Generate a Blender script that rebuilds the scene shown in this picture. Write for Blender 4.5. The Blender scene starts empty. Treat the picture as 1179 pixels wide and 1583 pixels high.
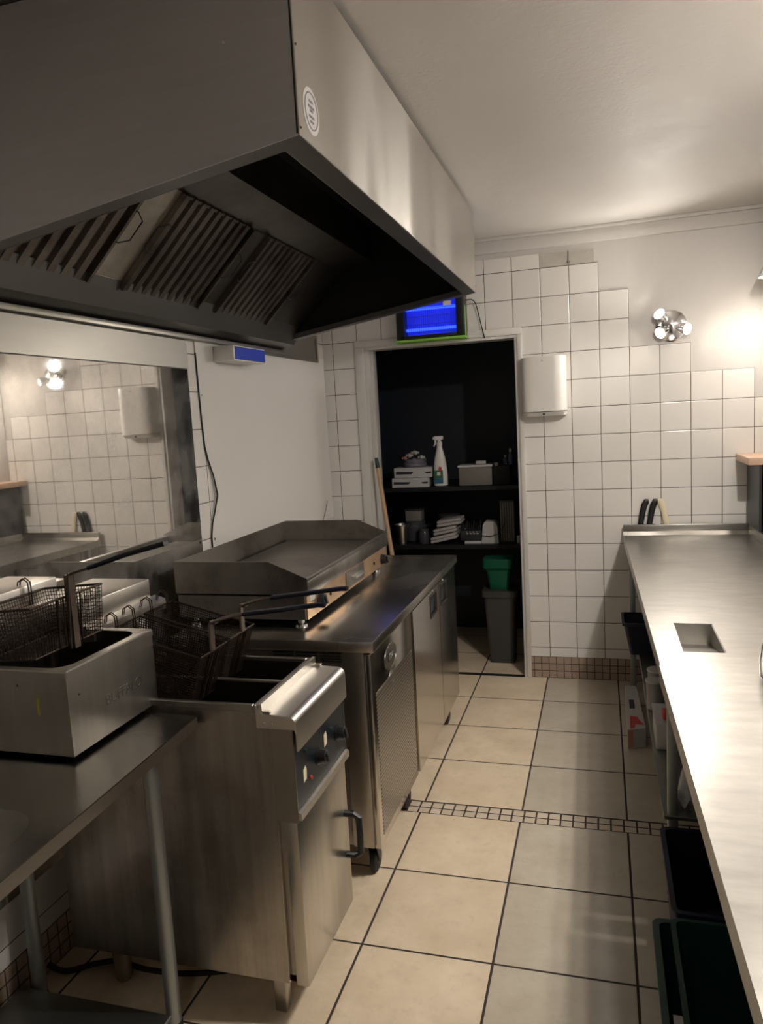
import bpy, bmesh, math, random
from mathutils import Vector, Matrix
random.seed(7)
C = bpy.context.scene.collection
PI = math.pi

# ------------------------------------------------------------------ camera, world, exposure
cam = bpy.data.cameras.new('camera'); cam_o = bpy.data.objects.new('camera', cam); C.objects.link(cam_o)
cam.sensor_fit = 'VERTICAL'; cam.sensor_height = 36.0; cam.sensor_width = 36.0 * 1179 / 1583
cam.lens = 1183.53 / 1583 * 36.0
cam.shift_x = (589.5 - 569.57) / 1583; cam.shift_y = (797.5 - 791.5) / 1583
cam.clip_start = 0.02
R = Matrix.Rotation(0.2988, 4, 'Z') @ Matrix.Rotation(PI / 2 - 0.1267, 4, 'X') @ Matrix.Rotation(-0.0575, 4, 'Z')
cam_o.matrix_world = Matrix.Translation((0.3579, 0.0, 1.5663)) @ R
bpy.context.scene.camera = cam_o

w = bpy.data.worlds.new('world'); bpy.context.scene.world = w; w.use_nodes = True
w.node_tree.nodes['Background'].inputs[0].default_value = (0.8, 0.85, 1.0, 1)
w.node_tree.nodes['Background'].inputs[1].default_value = 0.02
vs = bpy.context.scene.view_settings
vs.view_transform = 'Standard'; vs.look = 'None'; vs.exposure = 1.3; vs.gamma = 1.0; vs.use_curve_mapping = False

WARM = (1.0, 0.93, 0.85)
P_BACK, P_DOWN, P_CEIL, P_REAR_FILL = 5.5, 1.8, 25.0, 2.2     # watts of the lamps

def light(kind, name, loc, energy, color=WARM, radius=0.03, aim=None, spot=120, blend=0.6, parent=None):
    l = bpy.data.lights.new(name, kind); l.energy = energy; l.color = color
    l.shadow_soft_size = radius
    if kind == 'SPOT':
        l.spot_size = math.radians(spot); l.spot_blend = blend
    o = bpy.data.objects.new(name, l); C.objects.link(o)
    if parent is not None:
        o.parent = parent; o.location = Vector(loc) - off(parent)
    else: o.location = loc
    if aim is not None:
        o.rotation_euler = (Vector(aim) - Vector(loc)).to_track_quat('-Z', 'Y').to_euler()
    return o

# ------------------------------------------------------------------ mesh helpers
class MB:
    """collects shapes in world coordinates"""
    def __init__(s): s.bm = bmesh.new(); s.mi = 0
    def _m(s, fs):
        for f in fs: f.material_index = s.mi
    def poly(s, pts):
        f = s.bm.faces.new([s.bm.verts.new(p) for p in pts]); f.material_index = s.mi; return f
    def box(s, x0, x1, y0, y1, z0, z1, b=0.0, seg=2):
        r = bmesh.ops.create_cube(s.bm, size=1.0)
        vs_ = r['verts']
        for v in vs_:
            v.co = Vector(((x0 + x1) / 2 + v.co.x * (x1 - x0), (y0 + y1) / 2 + v.co.y * (y1 - y0), (z0 + z1) / 2 + v.co.z * (z1 - z0)))
        fs = list({f for v in vs_ for f in v.link_faces}); s._m(fs)
        if b > 0:
            es = list({e for v in vs_ for e in v.link_edges})
            r2 = bmesh.ops.bevel(s.bm, geom=es, offset=b, segments=seg, affect='EDGES', profile=0.5)
            s._m(r2['faces'])
        return s
    def prism(s, pts, vec, cap=True):
        """closed polygon pts extruded by vec"""
        a = [s.bm.verts.new(p) for p in pts]; vec = Vector(vec)
        b = [s.bm.verts.new(Vector(p) + vec) for p in pts]
        n = len(pts); fs = []
        if cap:
            fs.append(s.bm.faces.new(a)); fs.append(s.bm.faces.new(b[::-1]))
        for i in range(n):
            fs.append(s.bm.faces.new((a[i], b[i], b[(i + 1) % n], a[(i + 1) % n])))
        s._m(fs); return s
    def tube(s, pts, r, n=8, closed=False, cap=True):
        pts = [Vector(p) for p in pts]; rings = []; m = len(pts)
        rad = r if isinstance(r, (list, tuple)) else [r] * m
        up = None
        for i in range(m):
            if closed: t = pts[(i + 1) % m] - pts[i - 1]
            else: t = pts[min(i + 1, m - 1)] - pts[max(i - 1, 0)]
            if t.length < 1e-9: t = Vector((0, 0, 1))
            t.normalize()
            if up is None:
                up = Vector((0, 0, 1)) if abs(t.z) < 0.9 else Vector((1, 0, 0))
            u = t.cross(up)
            if u.length < 1e-4: u = t.cross(Vector((1, 0, 0.3)))
            u.normalize(); up = u.cross(t).normalized()
            rings.append([s.bm.verts.new(pts[i] + rad[i] * (math.cos(2 * PI * k / n) * u + math.sin(2 * PI * k / n) * up)) for k in range(n)])
        fs = []
        rng = range(m) if closed else range(m - 1)
        for i in rng:
            A, B = rings[i], rings[(i + 1) % m]
            for k in range(n):
                fs.append(s.bm.faces.new((A[k], A[(k + 1) % n], B[(k + 1) % n], B[k])))
        if cap and not closed:
            fs.append(s.bm.faces.new(rings[0])); fs.append(s.bm.faces.new(rings[-1][::-1]))
        for f in fs: f.smooth = True
        s._m(fs); return s
    def lathe(s, c, prof, axis=(0, 0, 1), n=24, capa=True, capb=True):
        """prof: list of (radius, height along axis)"""
        ax = Vector(axis).normalized(); u = ax.orthogonal().normalized(); v = ax.cross(u); c = Vector(c); rings = []
        for r, h in prof:
            rings.append([s.bm.verts.new(c + ax * h + max(r, 1e-4) * (math.cos(2 * PI * k / n) * u + math.sin(2 * PI * k / n) * v)) for k in range(n)])
        fs = []
        for A, B in zip(rings, rings[1:]):
            for k in range(n): fs.append(s.bm.faces.new((A[k], A[(k + 1) % n], B[(k + 1) % n], B[k])))
        if capa: fs.append(s.bm.faces.new(rings[0][::-1]))
        if capb: fs.append(s.bm.faces.new(rings[-1]))
        for f in fs: f.smooth = True
        s._m(fs); return s
    def grid(s, fn, nu, nv):
        g = [[s.bm.verts.new(fn(i / nu, j / nv)) for j in range(nv + 1)] for i in range(nu + 1)]
        fs = []
        for i in range(nu):
            for j in range(nv):
                f = s.bm.faces.new((g[i][j], g[i + 1][j], g[i + 1][j + 1], g[i][j + 1])); f.smooth = True; fs.append(f)
        s._m(fs); return s
    def rot(s, ang, pivot, axis='Z'):
        bmesh.ops.rotate(s.bm, verts=s.bm.verts[:], cent=pivot, matrix=Matrix.Rotation(ang, 3, axis)); return s

def curve_path(pts, k=6):
    P_ = [Vector(p) for p in pts]; out = []
    for i in range(len(P_) - 1):
        a, b, c, d = P_[max(i - 1, 0)], P_[i], P_[i + 1], P_[min(i + 2, len(P_) - 1)]
        for q in range(k):
            t = q / k
            out.append(0.5 * ((2 * b) + (c - a) * t + (2 * a - 5 * b + 4 * c - d) * t * t + (3 * b - a - 3 * c + d) * t ** 3))
    out.append(P_[-1]); return out

OFF = {}
def off(o):
    while o.parent is not None: o = o.parent
    return OFF.get(o.name, Vector((0, 0, 0)))

def obj(name, mb, mat, parent=None, label=None, smooth=30, recalc=True):
    bm = mb.bm
    if recalc: bmesh.ops.recalc_face_normals(bm, faces=bm.faces[:])
    me = bpy.data.meshes.new(name)
    if parent is None:
        xs = [v.co for v in bm.verts]
        o0 = Vector(((min(p.x for p in xs) + max(p.x for p in xs)) / 2, (min(p.y for p in xs) + max(p.y for p in xs)) / 2, min(p.z for p in xs)))
    else: o0 = off(parent)
    bmesh.ops.translate(bm, verts=bm.verts[:], vec=-o0)
    if smooth:
        for f in bm.faces: f.smooth = True
    bm.to_mesh(me); bm.free()
    if smooth: me.set_sharp_from_angle(angle=math.radians(smooth))
    for m in (mat if isinstance(mat, (list, tuple)) else [mat]): me.materials.append(m)
    o = bpy.data.objects.new(name, me); C.objects.link(o)
    if parent is None: o.location = o0; OFF[o.name] = o0
    else: o.parent = parent
    if label: o['label'] = label
    return o

def thing(name, label, cat, loc, group=None):
    o = bpy.data.objects.new(name, None); C.objects.link(o); o.empty_display_size = 0.05
    o.location = loc; OFF[o.name] = Vector(loc)
    o['label'] = label; o['category'] = cat
    if group: o['group'] = group
    return o
def tag(o, label, cat, group=None, kind=None):
    o['label'] = label; o['category'] = cat
    if group: o['group'] = group
    if kind: o['kind'] = kind
    return o
def struct(name, mb, mat, label=None, **k):
    o = obj(name, mb, mat, **k); o['kind'] = 'structure'
    if label: o['label'] = label
    return o
def kids(o): return [c for c in bpy.data.objects if c.parent == o]
def dup(root, delta, label=None, group=None):
    r = root.copy(); C.objects.link(r); r.location = root.location + Vector(delta)
    if label: r['label'] = label
    if group: r['group'] = group
    OFF[r.name] = Vector(r.location)
    def rec(a, b):
        for ch in kids(a):
            c = ch.copy(); C.objects.link(c); c.parent = b; rec(ch, c)
    rec(root, r)
    return r

# ------------------------------------------------------------------ materials
def newmat(name):
    m = bpy.data.materials.new(name); m.use_nodes = True
    nt = m.node_tree; b = nt.nodes['Principled BSDF']
    return m, nt, b
def N(nt, t, **k):
    n = nt.nodes.new(t)
    for a, v in k.items(): setattr(n, a, v)
    return n
def L(nt, a, b): nt.links.new(a, b)
def math_(nt, op, a, b=None, c=None, clamp=False):
    n = N(nt, 'ShaderNodeMath', operation=op); n.use_clamp = clamp
    for i, v in enumerate((a, b, c)):
        if v is None: continue
        if isinstance(v, (int, float)): n.inputs[i].default_value = v
        else: L(nt, v, n.inputs[i])
    return n.outputs[0]
def mix(nt, fac, a, b):
    n = N(nt, 'ShaderNodeMix', data_type='RGBA')
    for s_, v in ((0, fac), (6, a), (7, b)):
        if isinstance(v, (int, float)): n.inputs[s_].default_value = v
        elif isinstance(v, tuple): n.inputs[s_].default_value = (*v[:3], 1)
        else: L(nt, v, n.inputs[s_])
    return n.outputs[2]
def ramp(nt, fac, stops):
    n = N(nt, 'ShaderNodeValToRGB'); e = n.color_ramp.elements
    while len(e) < len(stops): e.new(0.5)
    for i, (p, c) in enumerate(stops):
        e[i].position = p; e[i].color = (*(c if isinstance(c, tuple) else (c, c, c)), 1)
    L(nt, fac, n.inputs[0]); return n.outputs[0]
def noise(nt, scale, detail=4, rough=0.55, vec=None, stretch=None, world=True):
    if vec is None:
        if world: vec = N(nt, 'ShaderNodeNewGeometry').outputs['Position']
        else: vec = N(nt, 'ShaderNodeTexCoord').outputs['Object']
    if stretch:
        mp = N(nt, 'ShaderNodeMapping'); mp.inputs['Scale'].default_value = stretch; L(nt, vec, mp.inputs[0]); vec = mp.outputs[0]
    n = N(nt, 'ShaderNodeTexNoise'); n.inputs['Scale'].default_value = scale; n.inputs['Detail'].default_value = detail
    n.inputs['Roughness'].default_value = rough; L(nt, vec, n.inputs['Vector']); return n.outputs['Fac']
def bump(nt, b, h, strength=0.2, dist=0.002):
    n = N(nt, 'ShaderNodeBump'); n.inputs['Strength'].default_value = strength; n.inputs['Distance'].default_value = dist
    L(nt, h, n.inputs['Height']); L(nt, n.outputs[0], b.inputs['Normal']); return n

def plain(name, col, rough=0.5, metal=0.0, spec=0.5, var=0.12, nscale=12.0, coat=0.0, trans=0.0, ior=1.45, alpha=1.0):
    m, nt, b = newmat(name)
    n = noise(nt, nscale, 4)
    dark = tuple(c * (1 - var) for c in col); lite = tuple(min(1, c * (1 + var)) for c in col)
    L(nt, mix(nt, n, dark, lite), b.inputs['Base Color'])
    b.inputs['Roughness'].default_value = rough; b.inputs['Metallic'].default_value = metal
    b.inputs['Specular IOR Level'].default_value = spec; b.inputs['Coat Weight'].default_value = coat
    b.inputs['Transmission Weight'].default_value = trans; b.inputs['IOR'].default_value = ior; b.inputs['Alpha'].default_value = alpha
    return m
def emit(name, col, strength):
    m, nt, b = newmat(name)
    b.inputs['Base Color'].default_value = (*col, 1); b.inputs['Emission Color'].default_value = (*col, 1)
    b.inputs['Emission Strength'].default_value = strength; return m

def steel(name, col=(0.62, 0.60, 0.57), rough=0.28, stretch=(1, 1, 1), brush=60, aniso=0.0, smudge=0.10, bumpk=0.04, wav=0.0, dirt=None, dirt_amt=0.0, metal=1.0, contrast=0.06):
    """brushed sheet: fine streaks along the axis whose stretch is small, blotchy smears in the gloss"""
    m, nt, b = newmat(name)
    fine = noise(nt, brush, 3, 0.6, stretch=stretch)
    blot = noise(nt, 2.6, 1, 0.4)
    r1 = rough
    r2 = math_(nt, 'MULTIPLY_ADD', math_(nt, 'SUBTRACT', blot, 0.5), smudge * 2, r1, clamp=True)
    L(nt, r2, b.inputs['Roughness'])
    c = mix(nt, fine, tuple(v * (1 - contrast) for v in col), tuple(min(1, v * (1 + contrast)) for v in col))
    if dirt:
        d = ramp(nt, noise(nt, 5.0, 7, 0.68), [(0.45, 0.0), (0.72, dirt_amt)])
        c = mix(nt, d, c, dirt)
    L(nt, c, b.inputs['Base Color'])
    b.inputs['Metallic'].default_value = metal
    if metal < 1:      # greasy haze in patches
        L(nt, ramp(nt, noise(nt, 7, 8, 0.72), [(0.42, metal + 0.06), (0.72, metal - 0.22)]), b.inputs['Metallic'])
    h = fine
    if wav > 0:
        big = noise(nt, 2.2, 2, 0.4)
        h = math_(nt, 'MULTIPLY_ADD', big, wav, fine)
    if bumpk > 0: bump(nt, b, h, bumpk, 0.002)
    if aniso > 0:
        b.inputs['Anisotropic'].default_value = aniso
        t = N(nt, 'ShaderNodeTangent', direction_type='RADIAL', axis='Z'); L(nt, t.outputs[0], b.inputs['Tangent'])
    return m

def tile_mat(name, ax_u, ax_v, ou, ov, su, sv, gw, col, grout, rough=0.18, var=0.05, mott=0.0, mottcol=None, bumpk=0.35, coat=0.0, warm=None, split=None):
    """square tiles: su x sv metres, grout gw wide, origin ou, ov on the world axes ax_u, ax_v"""
    m, nt, b = newmat(name)
    sep = N(nt, 'ShaderNodeSeparateXYZ'); L(nt, N(nt, 'ShaderNodeNewGeometry').outputs['Position'], sep.inputs[0])
    def cell(ax, o_, s_):
        t = math_(nt, 'DIVIDE', math_(nt, 'SUBTRACT', sep.outputs['XYZ'.index(ax)], o_), s_)
        fl = math_(nt, 'FLOOR', t); fr = math_(nt, 'SUBTRACT', t, fl)
        d = math_(nt, 'MULTIPLY', math_(nt, 'MINIMUM', fr, math_(nt, 'SUBTRACT', 1.0, fr)), s_)
        return fl, d
    fu, du = cell(ax_u, ou, su); fv, dv = cell(ax_v, ov, sv)
    d = math_(nt, 'MINIMUM', du, dv)
    msk = N(nt, 'ShaderNodeMapRange', interpolation_type='SMOOTHSTEP')
    msk.inputs['From Min'].default_value = gw * 0.35; msk.inputs['From Max'].default_value = gw * 0.65; L(nt, d, msk.inputs['Value'])
    k = msk.outputs[0]
    cv = N(nt, 'ShaderNodeCombineXYZ'); L(nt, fu, cv.inputs[0]); L(nt, fv, cv.inputs[1])
    wn = N(nt, 'ShaderNodeTexWhiteNoise', noise_dimensions='3D'); L(nt, cv.outputs[0], wn.inputs['Vector'])
    a = tuple(c * (1 - var) for c in col); bb = tuple(min(1, c * (1 + var)) for c in col)
    c = mix(nt, wn.outputs['Value'], a, bb)
    if warm: c = mix(nt, math_(nt, 'GREATER_THAN', wn.outputs['Value'], 0.55), c, warm)
    if mott > 0:
        nz = ramp(nt, noise(nt, 4.5, 8, 0.68), [(0.3, 0.0), (0.7, 1.0)])
        c = mix(nt, math_(nt, 'MULTIPLY', nz, mott), c, mottcol)
        nz2 = ramp(nt, noise(nt, 24, 6, 0.7), [(0.52, 0.0), (0.75, 1.0)])
        c = mix(nt, math_(nt, 'MULTIPLY', nz2, mott * 0.35), c, tuple(v * 0.62 for v in mottcol))
    if split:      # tiles of a greyer batch on the far side of one joint
        ms = N(nt, 'ShaderNodeMix', data_type='RGBA', blend_type='MULTIPLY'); L(nt, math_(nt, 'GREATER_THAN', sep.outputs[0], split[0]), ms.inputs[0]); L(nt, c, ms.inputs[6]); ms.inputs[7].default_value = (*split[1], 1); c = ms.outputs[2]
    gn = mix(nt, noise(nt, 9, 3), tuple(g * 0.6 for g in grout), tuple(min(1, g * 1.5) for g in grout))
    L(nt, mix(nt, k, gn, c), b.inputs['Base Color'])
    rr = math_(nt, 'MULTIPLY_ADD', noise(nt, 7, 4), 0.18, rough - 0.09)
    L(nt, math_(nt, 'MULTIPLY_ADD', math_(nt, 'SUBTRACT', 1.0, k), 0.6, rr, clamp=True), b.inputs['Roughness'])
    edge = N(nt, 'ShaderNodeMapRange', interpolation_type='SMOOTHSTEP')
    edge.inputs['From Min'].default_value = gw * 0.3; edge.inputs['From Max'].default_value = gw * 0.5 + 0.0035; L(nt, d, edge.inputs['Value'])
    hh = math_(nt, 'MULTIPLY_ADD', noise(nt, 6, 2), 0.25, edge.outputs[0])
    bump(nt, b, hh, bumpk, 0.002)
    b.inputs['Coat Weight'].default_value = coat
    return m

X0, Z0, TS, YW, XL, XR = -0.2532, 1.2542, 0.153, 4.4286, -1.23, 1.18
WHITE_TILE = (0.76, 0.735, 0.70); GROUT = (0.07, 0.045, 0.03)
M = {}
M['tile_back'] = tile_mat('glazed_wall_tile_back', 'X', 'Z', X0, Z0, TS, TS, 0.0034, WHITE_TILE, GROUT, 0.16, 0.03)
M['tile_left'] = tile_mat('glazed_wall_tile_left', 'Y', 'Z', 1.663, Z0, TS, TS, 0.0034, WHITE_TILE, GROUT, 0.16, 0.03)
M['mosaic_back'] = tile_mat('mosaic_skirting_back', 'X', 'Z', X0, 0.0, 0.0425, 0.0425, 0.0045, (0.36, 0.27, 0.21), (0.05, 0.035, 0.03), 0.3, 0.1)
M['mosaic_left'] = tile_mat('mosaic_skirting_left', 'Y', 'Z', 0.0, 0.0, 0.0425, 0.0425, 0.0045, (0.36, 0.27, 0.21), (0.05, 0.035, 0.03), 0.3, 0.1)
FT, FX = 0.3917, 0.0350
FLC = dict(rough=0.32, var=0.08, mott=0.75, mottcol=(0.52, 0.41, 0.28), bumpk=0.25, split=(0.035, (0.74, 0.79, 0.86)))
FCOL = (0.76, 0.64, 0.48); FGR = (0.035, 0.024, 0.02)
M['floor_far'] = tile_mat('stone_floor_tile_far', 'X', 'Y', FX, 4.056, FT, 0.393, 0.0075, FCOL, FGR, **FLC)
M['floor_near'] = tile_mat('stone_floor_tile_near', 'X', 'Y', FX, 2.395, FT, 0.393, 0.0075, FCOL, FGR, **FLC)
M['floor_strip'] = tile_mat('mosaic_floor_strip', 'X', 'Y', 0.0, 2.786, 0.0460, 0.0440, 0.0065, (0.55, 0.46, 0.36), (0.04, 0.028, 0.022), rough=0.35, var=0.1)

def paint(name, col, rough=0.5, bk=0.15, var=0.05, patch=0.0, scale=3.0):
    m, nt, b = newmat(name)
    n1 = noise(nt, scale, 6, 0.6); n2 = noise(nt, 60, 3, 0.6)
    c = mix(nt, n1, tuple(v * (1 - var) for v in col), tuple(min(1, v * (1 + var)) for v in col))
    L(nt, c, b.inputs['Base Color'])
    L(nt, math_(nt, 'MULTIPLY_ADD', math_(nt, 'SUBTRACT', n1, 0.5), patch * 2, rough, clamp=True), b.inputs['Roughness'])
    bump(nt, b, math_(nt, 'MULTIPLY_ADD', n1, 2.5, n2), bk, 0.004)
    return m
M['ceiling'] = paint('painted_ceiling', (0.54, 0.515, 0.485), 0.60, 0.22, 0.07, 0.12, 4.0)
M['plaster'] = paint('painted_plaster', (0.60, 0.575, 0.545), 0.45, 0.16, 0.04, 0.12)
M['plaster_patch'] = paint('bare_plaster_patch', (0.50, 0.47, 0.42), 0.7, 0.5, 0.15, 0.0, 14)
M['white_paint'] = paint('white_gloss_paint', (0.62, 0.60, 0.575), 0.3, 0.06, 0.05)
M['grey_paint'] = paint('dim_grey_paint', (0.38, 0.37, 0.37), 0.6, 0.1)
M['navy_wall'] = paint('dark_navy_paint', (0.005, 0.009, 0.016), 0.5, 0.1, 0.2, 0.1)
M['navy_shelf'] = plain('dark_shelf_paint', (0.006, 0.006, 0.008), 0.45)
M['plastic_panel'] = plain('white_plastic_sheet', (0.72, 0.70, 0.67), 0.3, var=0.03, nscale=3)
M['white_plastic'] = plain('white_plastic', (0.74, 0.72, 0.68), 0.3, var=0.03)
M['cream_plastic'] = plain('cream_plastic', (0.78, 0.70, 0.5), 0.35, var=0.03)
M['black_plastic'] = plain('black_plastic', (0.012, 0.012, 0.013), 0.35, var=0.2)
M['dark_grey_plastic'] = plain('dark_grey_plastic', (0.03, 0.03, 0.032), 0.4, var=0.2)
M['grey_plastic'] = plain('grey_plastic', (0.048, 0.048, 0.046), 0.45)
M['rubber'] = plain('black_rubber', (0.010, 0.010, 0.010), 0.6)
M['navy_plastic'] = plain('navy_plastic', (0.010, 0.013, 0.030), 0.35)
M['green_plastic'] = plain('green_plastic', (0.0, 0.085, 0.04), 0.4)
M['dark_green_plastic'] = plain('dark_green_crate_plastic', (0.008, 0.045, 0.035), 0.4)
M['lime_tape'] = plain('lime_green_tray', (0.20, 0.45, 0.05), 0.4)
M['blue_plastic'] = plain('blue_plastic', (0.03, 0.06, 0.45), 0.3)
M['screw'] = plain('screw_metal', (0.2, 0.19, 0.17), 0.4, 1.0)
M['chrome'] = plain('polished_chrome', (0.85, 0.85, 0.86), 0.06, 1.0, var=0.02)
M['oil'] = plain('dark_cooking_oil', (0.006, 0.004, 0.003), 0.08)
M['hob_plate'] = steel('seasoned_griddle_plate', (0.24, 0.22, 0.20), 0.34, (0.2, 1, 1), 14, smudge=0.08, dirt=(0.10, 0.08, 0.06), dirt_amt=0.6)
M['griddle_steel'] = steel('greasy_griddle_steel', (0.46, 0.44, 0.41), 0.32, (1, 1, 0.1), 30, smudge=0.06, dirt=(0.12, 0.09, 0.07), dirt_amt=0.6)
M['griddle_front'] = steel('orange_brown_steel', (0.88, 0.64, 0.43), 0.4, (1, 0.1, 1), 40, smudge=0.1, dirt=(0.35, 0.2, 0.1), dirt_amt=0.4)  # orange-brown base with darker brown blotches
M['worktop'] = steel('scratched_worktop_steel', (0.40, 0.385, 0.355), 0.33, (0.3, 1.0, 1), 26, smudge=0.08, bumpk=0.06, wav=1.0, contrast=0.28)
M['table_top'] = steel('dull_table_steel', (0.20, 0.188, 0.172), 0.26, (0.2, 1, 1), 30, smudge=0.06, bumpk=0.0)
M['fridge_top'] = steel('fridge_worktop_steel', (0.52, 0.495, 0.46), 0.27, (1, 0.08, 1), 90, smudge=0.04, bumpk=0.0)
M['fridge_door'] = steel('fridge_door_steel', (0.58, 0.55, 0.51), 0.17, (1, 1, 0.06), 60, smudge=0.05, bumpk=0.03, wav=0.8)
M['fridge_side'] = steel('fridge_side_steel', (0.40, 0.37, 0.34), 0.34, (1, 1, 0.06), 40, smudge=0.06)
M['fryer_steel'] = steel('worn_fryer_steel', (0.44, 0.41, 0.375), 0.33, (1, 1, 0.05), 28, smudge=0.08, bumpk=0.02, dirt=(0.2, 0.15, 0.1), dirt_amt=0.5, contrast=0.45)
M['fryer_door'] = steel('fryer_door_steel', (0.58, 0.555, 0.51), 0.33, (1, 1, 0.06), 28, smudge=0.08, bumpk=0.02, contrast=0.2)
M['fryer_shelf'] = steel('bright_fryer_shelf_steel', (0.75, 0.72, 0.67), 0.33, (1, 0.1, 1), 35, smudge=0.08)
M['tank_steel'] = steel('tank_inner_steel', (0.20, 0.18, 0.16), 0.35, (1, 1, 0.1), 20, smudge=0.1, dirt=(0.03, 0.02, 0.015), dirt_amt=0.8)
M['hood_front'] = steel('brushed_hood_front', (0.60, 0.58, 0.54), 0.22, (1, 0.03, 1), 3, aniso=1.0, smudge=0.02, bumpk=0.0)
def panel_waves(m, scale, dist):
    nt = m.node_tree; b = nt.nodes['Principled BSDF']
    bump(nt, b, noise(nt, scale, 1, 0.3, stretch=(0.0, 1.0, 0.12)), 1.0, dist)
panel_waves(M['hood_front'], 2.6, 0.030)
M['hood_front'].node_tree.nodes['Principled BSDF'].inputs['Anisotropic Rotation'].default_value = 0.25
M['hood_side'] = steel('hood_end_steel', (0.62, 0.61, 0.64), 0.5, (0.05, 1, 1), 80, smudge=0.04, bumpk=0.02)
M['hood_inner'] = steel('greasy_hood_inner', (0.15, 0.138, 0.125), 0.4, (1, 0.1, 1), 30, smudge=0.1, dirt=(0.05, 0.04, 0.03), dirt_amt=0.6)
M['hood_unlit'] = plain('unlit_dark_steel', (0.02, 0.019, 0.019), 0.5, 0.6, var=0.3, nscale=4)  # near-black colour carries the shade of the unlit hood inside
M['hood_flange'] = steel('hood_flange_steel', (0.20, 0.195, 0.19), 0.4, (1, 0.1, 1), 30, smudge=0.05, bumpk=0.0)
M['hood_bright'] = steel('bright_hood_blank', (0.66, 0.62, 0.56), 0.4, (1, 1, 0.2), 20, smudge=0.15, dirt=(0.3, 0.24, 0.17), dirt_amt=0.6)
M['baffle'] = steel('baffle_filter_steel', (0.27, 0.24, 0.215), 0.36, (1, 1, 1), 30, smudge=0.15, dirt=(0.06, 0.04, 0.03), dirt_amt=0.8)
M['mirror_steel'] = steel('polished_splashback', (0.74, 0.71, 0.67), 0.022, (1, 0.3, 1), 5, smudge=0.010, bumpk=0.003, wav=1.5, metal=0.9)
M['brushed_strip'] = steel('brushed_upper_splashback', (0.31, 0.295, 0.265), 0.40, (1, 0.04, 1), 60, smudge=0.08, bumpk=0.06)
M['galv'] = steel('galvanised_tube', (0.42, 0.45, 0.46), 0.5, (1, 1, 1), 12, smudge=0.1, dirt=(0.45, 0.45, 0.44), dirt_amt=0.35)
M['shelf_steel'] = steel('dull_shelf_steel', (0.30, 0.31, 0.29), 0.4, (0.2, 1, 1), 20)
M['wire'] = plain('browned_basket_wire', (0.060, 0.040, 0.030), 0.42, 0.8, var=0.35, nscale=30)
M['wire_tan'] = plain('bare_handle_metal', (0.17, 0.135, 0.11), 0.4, 0.9, var=0.15)
M['blue_grip'] = plain('dark_blue_handle_coating', (0.003, 0.004, 0.016), 0.3)
M['control_panel'] = plain('blue_black_control_panel', (0.007, 0.011, 0.016), 0.38, var=0.15)
M['wood'] = plain('pale_wood', (0.45, 0.30, 0.17), 0.45, var=0.2, nscale=20)
M['wood_edge'] = plain('pink_wood_edge', (0.62, 0.42, 0.30), 0.45, var=0.08, nscale=20)
M['paper'] = plain('white_paper', (0.72, 0.71, 0.70), 0.6, var=0.04)
M['towel'] = plain('folded_grey_cloth', (0.40, 0.37, 0.37), 0.9, var=0.15, nscale=40)
M['card_white'] = plain('white_card', (0.52, 0.51, 0.51), 0.5, var=0.05)
M['card_dark'] = plain('dark_card_print', (0.03, 0.03, 0.035), 0.5)
M['red_print'] = plain('red_print', (0.55, 0.05, 0.04), 0.5)
M['pink_print'] = plain('pink_print', (0.62, 0.28, 0.24), 0.5)
M['teal_print'] = plain('teal_print', (0.008, 0.035, 0.03), 0.5)
M['label_yellow'] = plain('yellowed_label', (0.45, 0.42, 0.05), 0.6)
M['glass'] = plain('clear_glass', (0.95, 0.96, 0.95), 0.03, trans=1.0, ior=1.45, var=0.0)
M['clear_tub'] = plain('clear_plastic_tub', (0.45, 0.44, 0.43), 0.2, var=0.1, trans=0.5)
M['lid_grey'] = plain('pale_grey_lid', (0.46, 0.45, 0.44), 0.4, var=0.05)
M['box_grey'] = plain('warm_grey_tub', (0.17, 0.155, 0.14), 0.5)
M['bulb'] = emit('lit_lamp_glass', (1.0, 0.90, 0.76), 40.0)
M['rim_print'] = plain('grey_violet_print', (0.22, 0.20, 0.26), 0.5)

def perforated():
    m, nt, b = newmat('perforated_grille_steel')
    sep = N(nt, 'ShaderNodeSeparateXYZ'); L(nt, N(nt, 'ShaderNodeNewGeometry').outputs['Position'], sep.inputs[0])
    s_ = 0.0135
    v = math_(nt, 'DIVIDE', sep.outputs[2], s_); fv = math_(nt, 'FLOOR', v)
    u = math_(nt, 'ADD', math_(nt, 'DIVIDE', sep.outputs[1], s_), math_(nt, 'MULTIPLY', math_(nt, 'MODULO', fv, 2.0), 0.5))
    du = math_(nt, 'SUBTRACT', math_(nt, 'FRACT', u), 0.5); dv = math_(nt, 'SUBTRACT', math_(nt, 'FRACT', v), 0.5)
    d = math_(nt, 'SQRT', math_(nt, 'ADD', math_(nt, 'MULTIPLY', du, du), math_(nt, 'MULTIPLY', dv, dv)))
    k = math_(nt, 'GREATER_THAN', d, 0.34)
    L(nt, mix(nt, k, (0.015, 0.013, 0.012), (0.50, 0.47, 0.43)), b.inputs['Base Color'])
    L(nt, k, b.inputs['Metallic']); b.inputs['Roughness'].default_value = 0.32
    bump(nt, b, k, 0.4, 0.002)
    return m
M['perf'] = perforated()

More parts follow.
